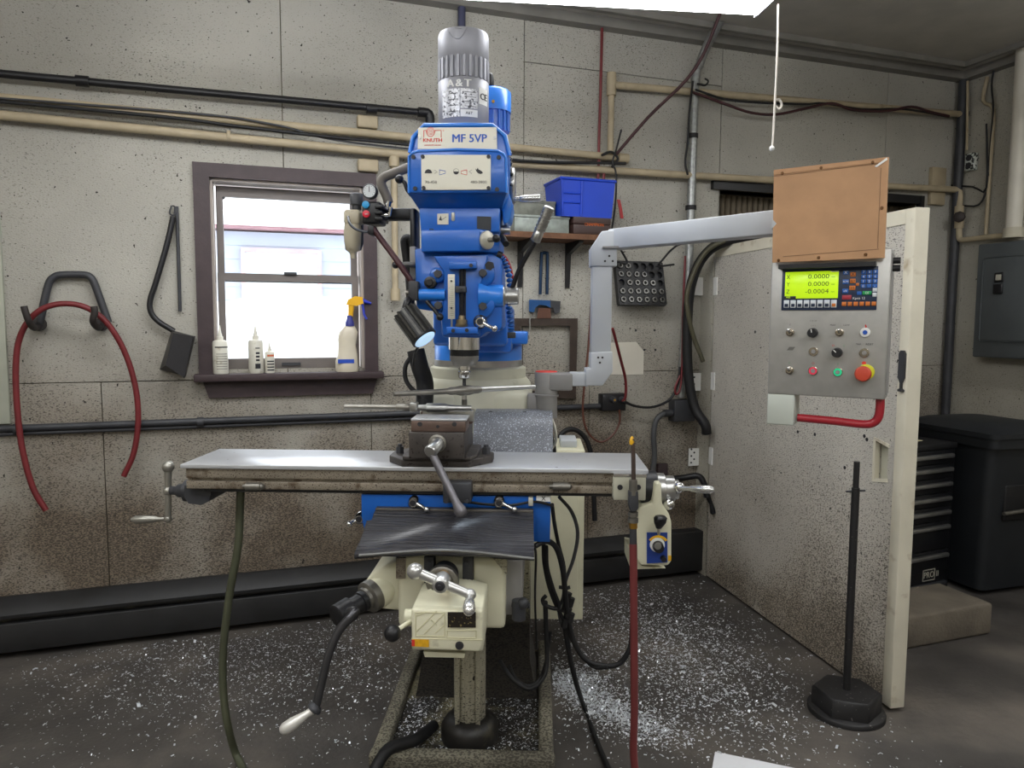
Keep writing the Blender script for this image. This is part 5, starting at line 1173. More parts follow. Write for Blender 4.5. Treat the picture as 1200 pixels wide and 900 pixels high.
# left side: bracket arm, rubber hoses, ball lever
B().tube([atY(480, 196, 2.2), atY(462, 203, 2.2), atY(450, 208, 2.2), atY(447, 216, 2.2), atY(453, 230, 2.2), atY(455.5, 238, 2.2)], .014, 12).done('air_supply_hose', mat('dusty_hose', '6b655d', .6), mill)
B().tube([atY(482, 229, 2.16), atY(477, 222, 2.16), atY(474, 214, 2.16), atY(468, 210, 2.16)], .006, 8).done('brake_lever', black, mill); B().ball(atY(468, 210, 2.16), .013, n=14).done('lever_ball', black, mill)
ab = B(); ab.box(mx(446, 2.25, 250), mx(485, 2.25, 250), 2.24, 2.28, mz(258, 2.25), mz(244, 2.25), .006); ab.box(mx(482, 2.25, 250), mx(489, 2.25, 250), 2.22, 2.3, mz(300, 2.25), mz(245, 2.25), .006); ab.done('regulator_bracket', black, mill)
B().tube([atY(482, 375, 2.3), atY(480, 330, 2.3), atY(476, 300, 2.3), atY(474, 283, 2.3), atY(478, 279, 2.3), atY(482, 285, 2.3), atY(483, 300, 2.3), atY(484, 345, 2.3)], .013, 10).done('cable_loop', rubber, mill)
B().box(mx(482, 2.2, 300), mx(489, 2.2, 300), 2.17, 2.3, mz(328, 2.2), mz(290, 2.2), .002).done('side_plate', pgrey2, mill)
B().cyl(atY(486, 310, 2.16), atY(466, 310, 2.13), .008, n=12).done('side_shaft', dsteel, mill); B().ball(atY(463.5, 310.5, 2.13), .011, n=12).done('shaft_ball', black, mill)
B().tube([atY(437, 268, 2.15), atY(450, 285, 2.15), atY(467, 308, 2.12), atY(482, 330, 2.12), atY(488, 340, 2.13)], .009, 8).done('maroon_air_line', hosebr, mill)
B().box(mx(480, 2.12, 345), mx(491, 2.12, 345), 2.1, 2.15, mz(352, 2.12), mz(330, 2.12), .003).done('line_fitting', dkgrey, mill)
B().tube([atY(487, 410, 2.5), atY(492, 430, 2.5), atY(498, 450, 2.52), atY(497, 480, 2.52)], .03, 10).done('cable_bundle', rubber, mill)
B().tube([atY(500, 470, 2.5), atY(478, 450, 2.5), atY(475, 430, 2.5), atY(484, 415, 2.5)], .008, 8).done('coiled_cable', rubber, mill)
# ---- electrical cabinet behind the column
ey = 2.98; ex0, ex1 = SX-.05, mx(684, ey, 650); ez0, ez1 = mz(726, ey, 650), mz(527, ey, 660)
ec = B().box(ex0, ex1, ey, ey+.3, ez0, ez1, .006).done('electrical_cabinet', cream, mill)
B().box(ex0+.02, mx(677, ey, 650), ey-.012, ey, ez0+.005, ez1-.01, .003).done('cabinet_door', cream, ec)
B().box(mx(657, ey, 525), mx(677, ey, 525), ey+.05, ey+.2, ez1, ez1+.03, .004).done('cable_gland_box', pgrey, ec)
# ---- cables down the right side of the machine
def cab(name, pts_, r_, m=None): return B().tube([atY(*q_) for q_ in pts_], r_, 8).done(name, m or rubber, mill)
cab('cable', [(655, 582, 2.32), (670, 600, 2.34), (677, 625, 2.36), (672, 655, 2.38), (663, 680, 2.4), (660, 700, 2.4), (655, 715, 2.42), (660, 735, 2.42), (670, 737, 2.42)], .006, mat('grey_cable', '47484a', .5))
cab('cable', [(647, 591, 2.2), (650, 615, 2.25), (655, 640, 2.3), (661, 665, 2.35), (662, 700, 2.38), (663, 735, 2.4)], .006)
cab('cable', [(627, 640, 2.2), (640, 634, 2.22), (652, 642, 2.25), (659, 665, 2.3), (662, 690, 2.34), (665, 720, 2.38), (672, 750, 2.4), (685, 772, 2.4), (705, 780, 2.4), (725, 778, 2.4), (738, 760, 2.4), (741, 735, 2.42), (742, 700, 2.45)], .009)
cab('cable', [(637, 635, 2.3), (638, 660, 2.32), (643, 685, 2.34), (650, 705, 2.36), (657, 720, 2.38), (668, 745, 2.4), (680, 765, 2.4), (695, 781, 2.4), (712, 782, 2.38)], .007)
cab('cable', [(640, 640, 2.3), (641, 665, 2.32), (648, 690, 2.34), (655, 712, 2.36), (640, 710, 2.36), (636, 703, 2.36), (640, 698, 2.36)], .007)
cab('cable', [(639, 705, 2.36), (640, 740, 2.38), (641, 775, 2.38), (636, 795, 2.36), (620, 807, 2.34), (603, 798, 2.34), (592, 785, 2.36), (586, 775, 2.4)], .008)
cab('cable', [(645, 740, 2.4), (640, 775, 2.4), (632, 796, 2.36), (618, 804, 2.34), (604, 795, 2.36), (597, 780, 2.4)], .006)
cab('cable_tie', [(655, 688, 2.34), (664, 689, 2.34), (668, 688, 2.34)], .006)
B().tube([atY(662, 735, 2.4), atY(667, 765, 2.42), atY(675, 800, 2.46), atZ(685, 830, .012), atZ(698, 865, .012), atZ(715, 905, .012)], .009, 8).done('floor_cable', rubber, mill)
pck = B()
for k in range(6): p_ = atY(664+4*math.sin(k*2.1), 700+6*k, 2.38); pck.cyl(p_-Vector((0, 0, .014)), p_+Vector((.008, 0, .016)), .011, n=8)
pck.done('connector_cluster', rubber, mill)
B().tube([atY(624, 640, 2.12), atY(628, 650, 2.2), atY(627, 700, 2.5), atY(629, 760, 2.55)], .004, 6).done('ground_wire', rubber, mill)
# black hose lying in the base pan
B().tube([(SX-.03-.1, 2.47, .075), (SX-.155, 2.40, .085), (SX-.18, 2.33, .10), (SX-.25, 2.26, .11), (SX-.29, 2.2, .06), (SX-.31, 2.17, .022)], .02, 10).done('drain_hose', rubber, mill)
# ------------------------------------------------------------------ machine vise on the table
vm = mat('vise_iron', '4a4542', .5, .4, var=.25, vs=18, speck=('2a2320', .62, 80))
vj = mat('vise_jaw', '6a5850', .45, .5, var=.2, vs=18)
vc = mx(513, 2.14, 520); vise = thing('machine_vise', 'dark iron machine vise with ground steel jaws bolted on the mill table', 'vise', (vc, 2.24, ttop))
def vx(a, Y, b=520): return mx(a, Y, b)
zt_ = ttop
o = B(); hw_ = .125
plan = [(vc-hw_-.03, 2.19), (vc-hw_+.02, 2.12), (vc+hw_-.03, 2.12), (vc+hw_+.035, 2.2), (vc+hw_+.035, 2.26), (vc+hw_-.02, 2.35), (vc-hw_+.02, 2.35), (vc-hw_-.03, 2.27)]
o.prism(plan, zt_, zt_+.022, 'xy', .004); o.done('swivel_base', vm, vise)
B().prism([(vc-.1, 2.11), (vc+.1, 2.11), (vc+.115, 2.16), (vc+.115, 2.33), (vc-.105, 2.33), (vc-.105, 2.16)], zt_+.022, zt_+.034, 'xy', .003).done('base_flange', vm, vise)
for a, b_ in ((466, 527), (574, 527)):
    p = Vector((vc-hw_-.005 if a < 500 else vc+hw_+.012, 2.23, zt_+.022)); B().cyl(p, p+Vector((0, 0, .02)), .013, n=6).cyl(p+Vector((0, 0, .02)), p+Vector((0, 0, .028)), .007, n=10).done('clamp_bolt', dkgrey, vise)
xa, xb = vx(479, 2.09), vx(544, 2.09); zj0, zj1, zj2 = zt_+.03, mz(507, 2.09), mz(491.5, 2.09)
B().box(xa, xb, 2.09, 2.36, zj0, zj1, .003).done('vise_bed', vm, vise)
B().box(xa+.006, xb+.004, 2.095, 2.2, zj1, zj2-.006, .003).done('movable_jaw', vj, vise)
B().box(xa+.006, xb+.006, 2.095, 2.2, zj2-.006, zj2, .0015).done('jaw_top_plate', tabletop, vise)
B().box(xa+.006, xb+.008, 2.27, 2.35, zj1, zj2, .003).done('fixed_jaw', vj, vise)
B().box(xa+.012, xb+.012, 2.268, 2.3, zj2-.03, zj2+.004, .0015).done('jaw_plate', steel, vise)
for a in (492, 513, 532.5):
    p = atY(a, 497 if a != 513 else 500, 2.095); B().cyl(p+Vector((0, -.001, 0)), p+Vector((0, .004, 0)), .007 if a != 513 else .005, n=14).done('jaw_screw_hole', inkm, vise)
sc_ = atY(513, 519, 2.09); B().lathe(sc_, (0, -1, 0), [(0, .026), (.012, .026), (.014, .02), (.04, .02), (.045, .015)], 20).done('screw_boss', dsteel, vise)
hb_ = atY(504, 527, 2.02); b = B(); b.lathe(hb_+Vector((.018, .04, .012)), Vector((-.3, -1, -.3)), [(0, .017), (.055, .019), (.06, .015)], 18); b.done('handle_hub', steel, vise)
he_ = atY(543, 606, 1.97); dv = he_-hb_; L_ = dv.length
B().lathe(hb_, dv, [(0, .010), (.03, .0115), (L_*.75, .011), (L_*.8, .012), (L_*.9, .018), (L_*.97, .016), (L_, .007)], 16).done('handle', mat('handle_grey', '77757a', .4, .6, var=.15), vise)
# ------------------------------------------------------------------ tap wrenches
tw = thing('tap_wrench', 'long steel tap wrench gripping the tap below the spindle chuck', 'tap wrench', (SX, SY, mz(458, SY)))
zw = mz(457.5, SY); a_, c_ = atY(463, 461.5, 2.14), atY(629, 453, 2.37)
dvec = (c_-a_).normalized(); ctr = Vector((SX, SY, zw))
la, lc = -(ctr-a_).length, (c_-ctr).length
B().cyl(ctr+dvec*la, ctr+dvec*-.05, .0075, .009, n=12).done('handle', dsteel, tw); B().cyl(ctr+dvec*.05, ctr+dvec*lc, .009, .006, n=12).done('handle', steel, tw)
b = B(); b.lathe(ctr-dvec*.06, dvec, [(0, .008), (.015, .013), (.03, .012), (.045, .016), (.075, .016), (.09, .012), (.105, .012), (.12, .008)], 12); b.done('body', dsteel, tw)
B().cyl((SX, SY, zc(452)), (SX, SY, zc(443)), .0055, n=10).done('guide_pin', dkgrey, tw)
tap = thing('threading_tap', 'steel threading tap held upright in the tap wrench over the vise', 'tap', (SX, SY, zc(477)))
B().cyl((SX, SY, zc(461)), (SX, SY, zc(468)), .0075, n=12).done('shank', steel, tap)
b = B(); prf = [(0, .008)]
for k in range(8): prf += [(.003*k+.001, .0095), (.003*k+.0025, .0075)]
b.lathe((SX, SY, zc(468)), (0, 0, -1), prf+[(zc(468)-zc(477), .005)], 12); b.done('thread', dsteel, tap)
t2 = thing('tap_wrench', 'steel tap wrench lying across the vise jaws, handle pointing to the window', 'tap wrench', (vc-.05, 2.24, zj2+.006))
zz = zj2+.016; yy = 2.235; xl_ = mx(404, yy, 479)
B().cyl((xl_, yy-.0, zz), (mx(466, yy, 479), yy, zz), .0085, .0085, n=12).done('handle', dsteel, t2)
B().lathe((mx(464, yy, 479), yy, zz), (1, 0, 0), [(0, .0085), (.004, .012), (.04, .012), (.045, .009)], 12).done('sleeve', dsteel, t2)
B().box(mx(481, yy, 479), mx(490, yy, 479), yy-.016, yy+.016, zz-.012, zz+.016, .003).done('clamp_block', steel, t2)
B().lathe((mx(488, yy, 479), yy, zz), (1, 0, 0), [(0, .009), (.03, .01), (.032, .014), (.09, .014), (.1, .009), (.17, .008)], 12).done('body', steel, t2)
# ------------------------------------------------------------------ work lamp
ly = 2.06; wl = thing('work_lamp', 'black finned cylindrical work lamp clamped left of the spindle', 'lamp', atY(485, 395, ly))
top, bot = atY(481, 358, ly+.05), atY(497, 399, ly-.02); bot = atY(497.5, 397, ly); top = atY(474, 365, ly+.03)
ax_ = (bot-top).normalized(); L_ = (bot-top).length; rl = .034
b = B(); b.lathe(top, ax_, [(0, rl*.7), (.004, rl*.9), (L_-.01, rl*.95), (L_, rl)], 28); b.done('housing', black, wl)
u_ = ax_.orthogonal().normalized(); v_ = ax_.cross(u_); proto_f = None
fm = mat('lamp_fin', '4d4c48', .4, .5, var=.2, vs=30)
for k in range(14):
    an = 2*math.pi*k/14; d = u_*math.cos(an)+v_*math.sin(an); t = ax_.cross(d); b = B()
    q0 = [top+ax_*.003+d*rl*.85-t*.003, top+ax_*.003+d*rl*1.12-t*.003, top+ax_*.003+d*rl*1.12+t*.003, top+ax_*.003+d*rl*.85+t*.003]
    hexa(b, q0, [p_+ax_*(L_-.008) for p_ in q0]); b.done('fin', fm, wl)
B().lathe(bot-ax_*.006, ax_, [(0, rl*1.12), (.006, rl*1.12), (.008, rl*1.02)], 28).done('bezel', black, wl)
B().lathe(bot+ax_*.001, ax_, [(0, rl*.98), (.004, rl*.9), (.006, rl*.5)], 28).done('lens', mat('lit_lens', 'bfe2f5', .1, var=0, emit=('bfe0ff', .6)), wl)
B().tube([top, atY(478, 352, 2.1), atY(487, 345, 2.16), atY(492, 342, 2.2)], .01, 10).done('arm', black, wl)
B().tube([bot+Vector((-.02, .02, -.02)), atY(486, 415, 2.12), atY(484, 430, 2.3)], .004, 6).done('cord', rubber, wl)
lsp = bpy.data.lights.new('work_lamp_bulb', 'SPOT'); lsp.energy = 3; lsp.spot_size = R(70); lsp.color = (.75, .88, 1); lsp.shadow_soft_size = .03
lo_ = bpy.data.objects.new('work_lamp_bulb', lsp); COL.objects.link(lo_); lo_.parent = wl; lo_.location = (bot+ax_*.012)-WL[wl]; lo_.rotation_euler = ax_.to_track_quat('-Z', 'Y').to_euler()
# ------------------------------------------------------------------ air filter / regulator
ry = 2.2; ar = thing('air_regulator', 'air filter regulator with dial gauge and red and blue caps beside the window', 'regulator', atY(425, 298, ry))
def rbx(name, m, a0, b0, a1, b1, y0, y1, bev=.004): return B().box(mx(a0, y0, (b0+b1)/2), mx(a1, y0, (b0+b1)/2), y0, y1, mz(b1, y0, a0), mz(b0, y0, a0), bev).done(name, m, ar)
bone = mat('bone_plastic', 'b9b09a', .45, var=.12, dirt=('7d735e', .6, 25))
rbx('filter_body', bone, 402, 245, 421, 263, 2.18, 2.25, .008)
B().lathe(atY(413, 263, ry), (0, 0, -1), [(0, .024), (.02, .026), (.05, .025), (.075, .022), (.082, .012), (.09, .008), (.1, .008)], 20).done('filter_bowl', bone, ar)
B().lathe(atY(418, 262, ry+.03), (0, 0, -1), [(0, .02), (.06, .02), (.08, .012)], 16).done('second_bowl', dkgrey, ar)
B().lathe(atY(418, 246, ry), (0, 0, 1), [(0, .014), (.012, .014), (.014, .019), (.045, .019), (.048, .016)], 20).done('adjusting_knob', dkgrey, ar)
rbx('manifold', black, 424, 236, 446, 262, 2.16, 2.24, .006)
for k in range(3): rbx('manifold_rib', black, 439, 240+7*k, 448, 244+7*k, 2.15, 2.24, .002)
gc_ = atY(433, 224, 2.16); B().lathe(gc_+Vector((0, .03, 0)), (0, -1, 0), [(0, .015), (.012, .022), (.03, .022), (.033, .02)], 28).done('pressure_gauge', dkgrey, ar)
B().lathe(gc_+Vector((0, -.0025, 0)), (0, -1, 0), [(0, .018), (.001, .018)], 28).done('gauge_face', mat('gauge_white', 'd6dadb', .3, var=0), ar)
nd_ = B(); nd_.box(gc_.x-.001, gc_.x+.001, gc_.y-.0042, gc_.y-.0035, gc_.z-.003, gc_.z+.013)
for k in range(11): an = R(-45+27*k); q0 = gc_+Vector((math.cos(an)*.0145, -.0038, math.sin(an)*.0145)); nd_.box(q0.x-.0008, q0.x+.0008, q0.y-.0003, q0.y+.0003, q0.z-.0008, q0.z+.0008)
nd_.done('gauge_needle', inkm, ar)
B().lathe(atY(429, 240, 2.16), (0, -1, 0), [(0, .0105), (.006, .0105), (.007, .008)], 20).done('blue_cap', mat('cap_blue', '2f9bd6', .4, var=0), ar)
B().lathe(atY(429.5, 251, 2.16), (0, -1, 0), [(0, .0105), (.006, .0105), (.007, .008)], 20).done('red_cap', mat('cap_red', 'd8243a', .4, var=0), ar)
text('OFF', .006, FR(*(atY(429.5, 251, 2.152))), white, ar)
B().tube([atY(408, 254, 2.17), atY(410, 262, 2.15), atY(416, 268, 2.14), atY(424, 271, 2.14), atY(431, 272, 2.14)], .004, 8).done('bypass_tube', mat('clear_tube', '3c4048', .25), ar)
rbx('bottom_fitting', black, 431, 264, 438, 275, 2.14, 2.19, .003)
B().cyl(atY(446, 252, 2.17), atY(457, 252, 2.17), .005, n=10).cyl(atY(456, 253, 2.17), atY(458, 243, 2.17), .006, n=10).cyl(atY(454, 243, 2.19), atY(455.5, 236, 2.19), .009, n=10).done('elbow_fitting', chrome, ar)
# ------------------------------------------------------------------ control pendant
DL, DR = 2.085, 1.93
PL_, PR_ = atD(902, 380, DL), atD(1041, 378.5, DR); PR_.z = PL_.z
pu_ = (PR_-PL_).normalized(); pn_ = pu_.cross(Vector((0, 0, 1)))        # towards the viewer
PM = Matrix(((pu_.x, -pn_.x, 0, PL_.x), (pu_.y, -pn_.y, 0, PL_.y), (0, 0, 1, PL_.z), (0, 0, 0, 1)))   # x right, -y towards viewer, z up
def PP(a, b, out=0):
    o_ = PL_+pn_*out; v = ray(a, b); q_ = CAM+v*((o_-CAM).dot(pn_)/v.dot(pn_)); d_ = q_-o_; return d_.dot(pu_), d_.z
PWd = (PR_-PL_).length; pz0 = PP(971, 465)[1]; pz1 = PP(971, 294)[1]
pend = thing('control_pendant', 'swivelling grey arm carrying a brushed steel control panel with digital readout', 'control panel', atY(640, 492, 2.62))
stl = mat('brushed_steel', 'b3b2ae', .42, .55, var=.06, vs=30)
B(PM).box(0, PWd, 0, .10, pz0, pz1, .003).done('control_box', stl, pend)
B(PM).box(PWd-.004, PWd+.002, .012, .09, pz0+.012, pz1-.012).done('side_seam', pgrey2, pend)
for zz_ in (pz1-.03, pz1-.05): p_ = PM @ Vector((PWd, .03, zz_)); B().cyl(p_, p_+pu_*.02, .009, n=10).done('side_knob', black, pend)
k0, k1 = PP(917, 312), PP(1028, 363)
def dpx(a, b): return PP(a, b, .004)
A_ = [dpx(*q_) for q_ in ((917, 315), (1029.5, 308.5), (1027, 362.5), (916, 364))]
dx0, dx1, dz0, dz1 = A_[0][0], A_[1][0], A_[3][1]+.001, A_[0][1]
ro = B(PM).box(dx0, dx1, -.004, 0, dz0, dz1, .001).done('readout_panel', mat('readout_navy', '27344e', .4, var=.04), pend)
B(PM).box(dx0-.006, dx1-.004, -.03, 0, dz1-.002, dz1+.01).done('hood_ledge', black, pend)
def L(fx, fz): return dx0+(dx1-dx0)*fx, dz0+(dz1-dz0)*fz
def key(name, fx0, fx1, fz0, fz1, m, h=.0065, t0=.004): a, c = L(fx0, fz0), L(fx1, fz1); return B(PM).box(a[0], c[0], -h, -t0, a[1], c[1], .0006, 1).done(name, m, ro)
lcd = mat('lit_lcd', 'b4d820', .3, var=0, emit=('b9e31c', .55))
key('lcd_screen', .035, .605, .28, .915, lcd, .0048)
key('status_bar', .035, .16, .28, .34, inkm, .0052); key('screen_corner_tab', .52, .605, .89, .915, white, .0052)  # dark bar low on the screen, small white tab in its upper corner
lcdink = mat('lcd_digits', '2c3a10', .5, var=0)
def tl(body, fx, fz, size, m, align='CENTER', sx=1, h=.0053, bold=0): a = L(fx, fz); return text(body, size, frame(PM @ Vector((a[0], -h, a[1])), pu_, (0, 0, 1)), m, ro, sx=sx, align=align, depth=.0001, bold=bold)
for i, (ax2, val) in enumerate((('X', '0.0000'), ('Y', '0.0000'), ('Z', '-0.0004'))):
    fz = .79-.175*i; tl(ax2, .07, fz, .016, lcdink, sx=.9); tl(val, .51, fz, .0175, lcdink, 'RIGHT', 1.15); tl('mm', .55, fz-.01, .006, lcdink)
tl('ABS', .075, .31, .007, lcd)
wk, nv, og_, bk_ = mat('key_white', 'd4d9de', .5, var=0), mat('key_navy', '1b2942', .5, var=0), mat('key_orange', 'd2782f', .5, var=0), mat('key_blue', '1f5fb4', .5, var=0)
gk, rk_ = mat('key_green', '1fa45a', .5, var=0), mat('key_red', 'a83340', .5, var=0)
for i in range(8):
    x_ = .03+.0725*i; key('soft_key', x_, x_+.058, .06, .24, wk); key('soft_key_mark', x_+.009, x_+.049, .08, .155, nv if i < 7 else og_, .0072, .006)
for r_ in range(4):
    for c_ in range(3): key('number_key', .835+.058*c_, .882+.058*c_, .825-.107*r_, .91-.107*r_, bk_)
for r_, row in enumerate(('789', '456', '123', '0.-')):
    for c_, ch in enumerate(row): tl(ch, .8585+.058*c_, .866-.107*r_, .009, white, h=.0066)
for i, (fx0, fx1, fz0, fz1, m) in enumerate(((.65, .705, .82, .91, bk_), (.725, .78, .77, .87, og_), (.65, .71, .6, .705, bk_), (.725, .78, .62, .72, og_), (.785, .815, .555, .62, og_), (.65, .71, .39, .49, bk_), (.72, .78, .46, .56, og_), (.8, .845, .345, .425, bk_), (.855, .945, .345, .43, gk), (.955, .998, .41, .5, wk), (.955, .998, .3, .39, wk), (.65, .745, .24, .345, rk_))): key('function_key', fx0, fx1, fz0, fz1, m)
for s_, fx, fz, sz in (('X', .678, .865, .011), ('X', .752, .82, .012), ('X/M', .68, .652, .008), ('X/Y', .752, .67, .008), ('a/b', .68, .44, .008), ('1/2', .752, .51, .008), ('CE', .9, .387, .008)): tl(s_, fx, fz, sz, white if fx < .7 or fx > .8 else inkm, h=.0066)
for i in range(6): key('menu_key', .65+.06*i, .695+.06*i, .095, .19, og_)
tl('Kpos 12', .82, .27, .009, white)
# buttons
def btn(name, a, b, prf, m, tilt=0): p_ = PP(a, b); q_ = PM @ Vector((p_[0], 0, p_[1])); return B().lathe(q_, pn_, prf, 22).done(name, m, pend)
nick = mat('nickel', 'a59d90', .25, .9, var=.1)
for a, b in ((926, 389.5), (984, 389.5), (925.5, 434)):
    btn('toggle_switch', a, b, [(0, .011), (.005, .011), (.006, .008), (.012, .007)], nick); p_ = PP(a, b); q_ = PM @ Vector((p_[0], -.01, p_[1])); B().tube([q_, q_+pn_*.012+Vector((0, 0, .006))], .0035, 8, 1).ball(q_+pn_*.014+Vector((0, 0, .007)), .0045, n=10).done('toggle_lever', chrome, pend)
for a, b, an in ((953, 390, 100), (981.5, 413, 135)):
    btn('knob_skirt', a, b, [(0, .0125), (.004, .0125)], nick); o_ = btn('selector_knob', a, b, [(.004, .0135), (.024, .0125), (.027, .011)], black)
    p_ = PP(a, b); c_ = PM @ Vector((p_[0], -.0275, p_[1])); d = pu_*math.cos(R(an))+Vector((0, 0, 1))*math.sin(R(an)); B().tube([c_+d*.001, c_+d*.0105], .0012, 6, 1).done('pointer_line', white, pend)
for a, b, m in ((1014, 389.5, white), (953.5, 412, nick), (1013, 413.5, nick), (953, 434.5, mat('btn_red', 'd0314e', .3, var=0, emit=('e0405a', .25))), (982, 436, mat('btn_green', '18c48a', .3, var=0, emit=('20d090', .3)))):
    btn('push_button', a, b, [(0, .0125), (.004, .0125), (.0045, .0115), (.006, .0115)], nick if m is not white else white); btn('button_ring', a, b, [(.006, .0105), (.0066, .0105)], m); btn('button_cap', a, b, [(.0066, .006), (.0085, .0055)], pgrey2 if m is not white else bluep)
btn('estop_collar', 1015, 436, [(0, .021), (.006, .021), (.007, .018)], mat('estop_yellow', 'd7d62a', .4, var=0)); btn('emergency_stop', 1012.5, 437.5, [(.006, .012), (.016, .012), (.017, .02), (.026, .021), (.032, .018), (.033, .014)], mat('estop_red', 'c94a33', .45, var=.05))
def pt(body, a, b, size, m=inkm): p_ = PP(a, b); return text(body, size, frame(PM @ Vector((p_[0], -.0004, p_[1])), pu_, (0, 0, 1)), m, pend, depth=.0001)
pt('MAX', 976, 381, .0065); pt('LOW', 992, 381, .0065); pt('RESET', 1019, 403.5, .007); pt('TRIP', 1006, 403.5, .006); pt('I', 926, 380.5, .009); pt('I', 925, 425.5, .009, gk); pt('I', 982, 427, .01, gk); pt('O', 953, 426, .009, redm); pt('O', 976.5, 405, .008, redm); pt('I', 989, 405.5, .008, gk); pt(':', 918, 390, .012); pt(':', 917, 434, .012)
pt('0 25 50', 953, 376, .006, MATS['grey_print']); pt('( ) ( )', 953, 381.5, .006, MATS['grey_print'])
b = B(); p_ = [PP(*q_) for q_ in ((1014.5, 380), (1016, 383), (1014.5, 385.5), (1013.5, 381))]; b.T = PM; b.prism(p_, -.0006, 0); b.done('flash_symbol', redm, pend)
b = B(); b.T = PM; p_ = [PP(*q_) for q_ in ((922, 410.5), (925, 406.5), (932, 406.5), (929, 410.5))]; b.prism(p_, -.0006, 0); b.done('sheet_symbol', MATS['grey_print'], pend)
b = B(); b.T = PM; p_ = [PP(1012.5+2.6*math.cos(R(k)), 425.5+2*math.sin(R(k))) for k in range(0, 360, 30)]; b.prism(p_, -.0006, 0); b.done('stop_symbol', redm, pend)
# foot bracket and red handle
fa, fb2 = PP(901, 497), PP(931, 462)
B(PM).box(.0, fb2[0], .0, .09, fa[1], pz0, .004).done('foot_bracket', mat('foot_grey', 'c3c9c0', .45, var=.05), pend)
hpts = [PP(*q_) for q_ in ((932, 491), (975, 495), (1010, 499), (1022, 497), (1028, 490), (1030, 478), (1030, 466))]
B().tube([PM @ Vector((x_, .035, z_)) for x_, z_ in hpts], .0115, 14).done('red_handle', mat('handle_red', 'a3202d', .35, coat=.3), pend)
# arm
am = pgrey
c_ = Vector((mx(640, 2.62, 460), 2.62, 0)); zc0, zc1, zc2 = mz(490, 2.58), mz(465, 2.58), mz(436, 2.58)
B().lathe((c_.x, c_.y, zc0), (0, 0, 1), [(0, .04), (zc1-zc0, .04)], 28).done('swivel_lower', pgrey2, pend)
B().lathe((c_.x, c_.y, zc1), (0, 0, 1), [(0, .045), (.008, .046), (.01, .041), (zc2-zc1-.002, .042), (zc2-zc1, .04)], 28).done('swivel_upper', pgrey2, pend)
B().lathe((c_.x, c_.y, zc2), (0, 0, 1), [(0, .04), (.003, .038)], 28).done('swivel_cap', redm, pend)
B().box(SX+.19, c_.x, 2.6, 2.64, zc0+.005, zc1+.01, .006).done('mount_arm', pgrey2, pend)
ay = 2.58
B().box(c_.x, mx(671, ay, 447), ay-.0, ay+.09, mz(457, ay), mz(437, ay), .006).done('clamp_boss', pgrey2, pend)
B().box(mx(668, ay, 447), mx(690, ay, 447), ay+.01, ay+.075, mz(452, ay), mz(436, ay), .004).done('stub_arm', am, pend)
B().prism(pz([(686, 432), (692, 432), (692, 413), (718, 412), (718, 436), (706, 452), (686, 452)], ay), ay, ay+.085, 'xz', .004).done('lower_elbow', am, pend)
B().box(mx(693.5, ay, 360), mx(717, ay, 360), ay+.005, ay+.08, mz(416, ay), mz(300, ay), .003).done('arm_post', am, pend)
zt1 = mz(284, ay); zA = mz(281, ay, 720)
B().prism(pz([(692, 312), (692, 291), (705, 271), (723, 269), (723, 312)], ay), ay-.004, ay+.085, 'xz', .004).done('upper_elbow', am, pend)
for a, b_ in ((701, 419), (706, 419), (703, 425), (714, 300), (709, 306), (718, 306)): bolt(a, b_, ay-.004 if b_ < 400 else ay, .004, .002, pend, inkm, 8, 'screw')
B().prism(pz([(706, 291), (728, 291), (732, 288.5), (706, 289)], ay-.004), ay-.02, ay+.02).done('joint_plate', pgrey2, pend)
f0 = atY(720, 281, ay+.04); n0 = PM @ Vector((.05, .06, 0)); n0.z = f0.z
hd_ = (n0-f0).normalized(); hn_ = Vector((-hd_.y, hd_.x, 0)); HL = (n0-f0).length
HM = Matrix(((hd_.x, hn_.x, 0, f0.x), (hd_.y, hn_.y, 0, f0.y), (0, 0, 1, f0.z), (0, 0, 0, 1)))
B(HM).box(0, HL, -.035, .035, -.034, .034, .003).done('horizontal_arm', am, pend)
B().cyl(n0+Vector((0, 0, .03)), Vector((n0.x, n0.y, PL_.z+pz0)), .03, n=20).done('drop_tube', am, pend)
B().tube([Vector((c_.x, c_.y, zc0)), Vector((c_.x+.005, c_.y, zc0-.06)), Vector((c_.x+.02, c_.y+.03, zc0-.13)), Vector((c_.x+.0, c_.y+.1, zc0-.2))], .02, 10).done('pendant_cable', rubber, pend)
B().tube([Vector((c_.x+.02, c_.y-.02, zc0)), atY(651, 505, 2.58), atY(651, 518, 2.58), atY(645, 528, 2.58)], .005, 6).done('sense_wire', platem, pend)
# ------------------------------------------------------------------ fibreboard sheet standing on the panel
fo = .012; q4 = [PP(908, 200, fo), PP(1042, 185, fo), PP(1037, 302.5, fo), (PP(906, 308, fo))]
fbm = mat('fibreboard', 'b98f68', .6, var=.08, vs=14, bump=.05)
fbt = thing('fibreboard_sheet', 'tan hardboard sheet leaning on top of the control panel', 'board', PM @ Vector((q4[3][0]+.12, -fo, q4[3][1])))
B(PM).prism(q4, -fo-.012, -fo).done('sheet', fbm, fbt)
def q4p(u_, v_): a = Vector(q4[3]).lerp(Vector(q4[2]), u_); c = Vector(q4[0]).lerp(Vector(q4[1]), u_); return a.lerp(c, v_)
for (ua, va, ub, vb) in ((0, .93, .93, .945), (.0, .9, .0, .9), (.1, .06, .95, .09), (.94, .1, .94, .9)):
    if ua == ub and va == vb: continue
    a, c = q4p(ua, va), q4p(ub, vb); B(PM).tube([(a[0], -fo-.0122, a[1]), (c[0], -fo-.0122, c[1])], .0009, 5, 1).done('fold_line', mat('board_crease', '8a6a50', .7), fbt)
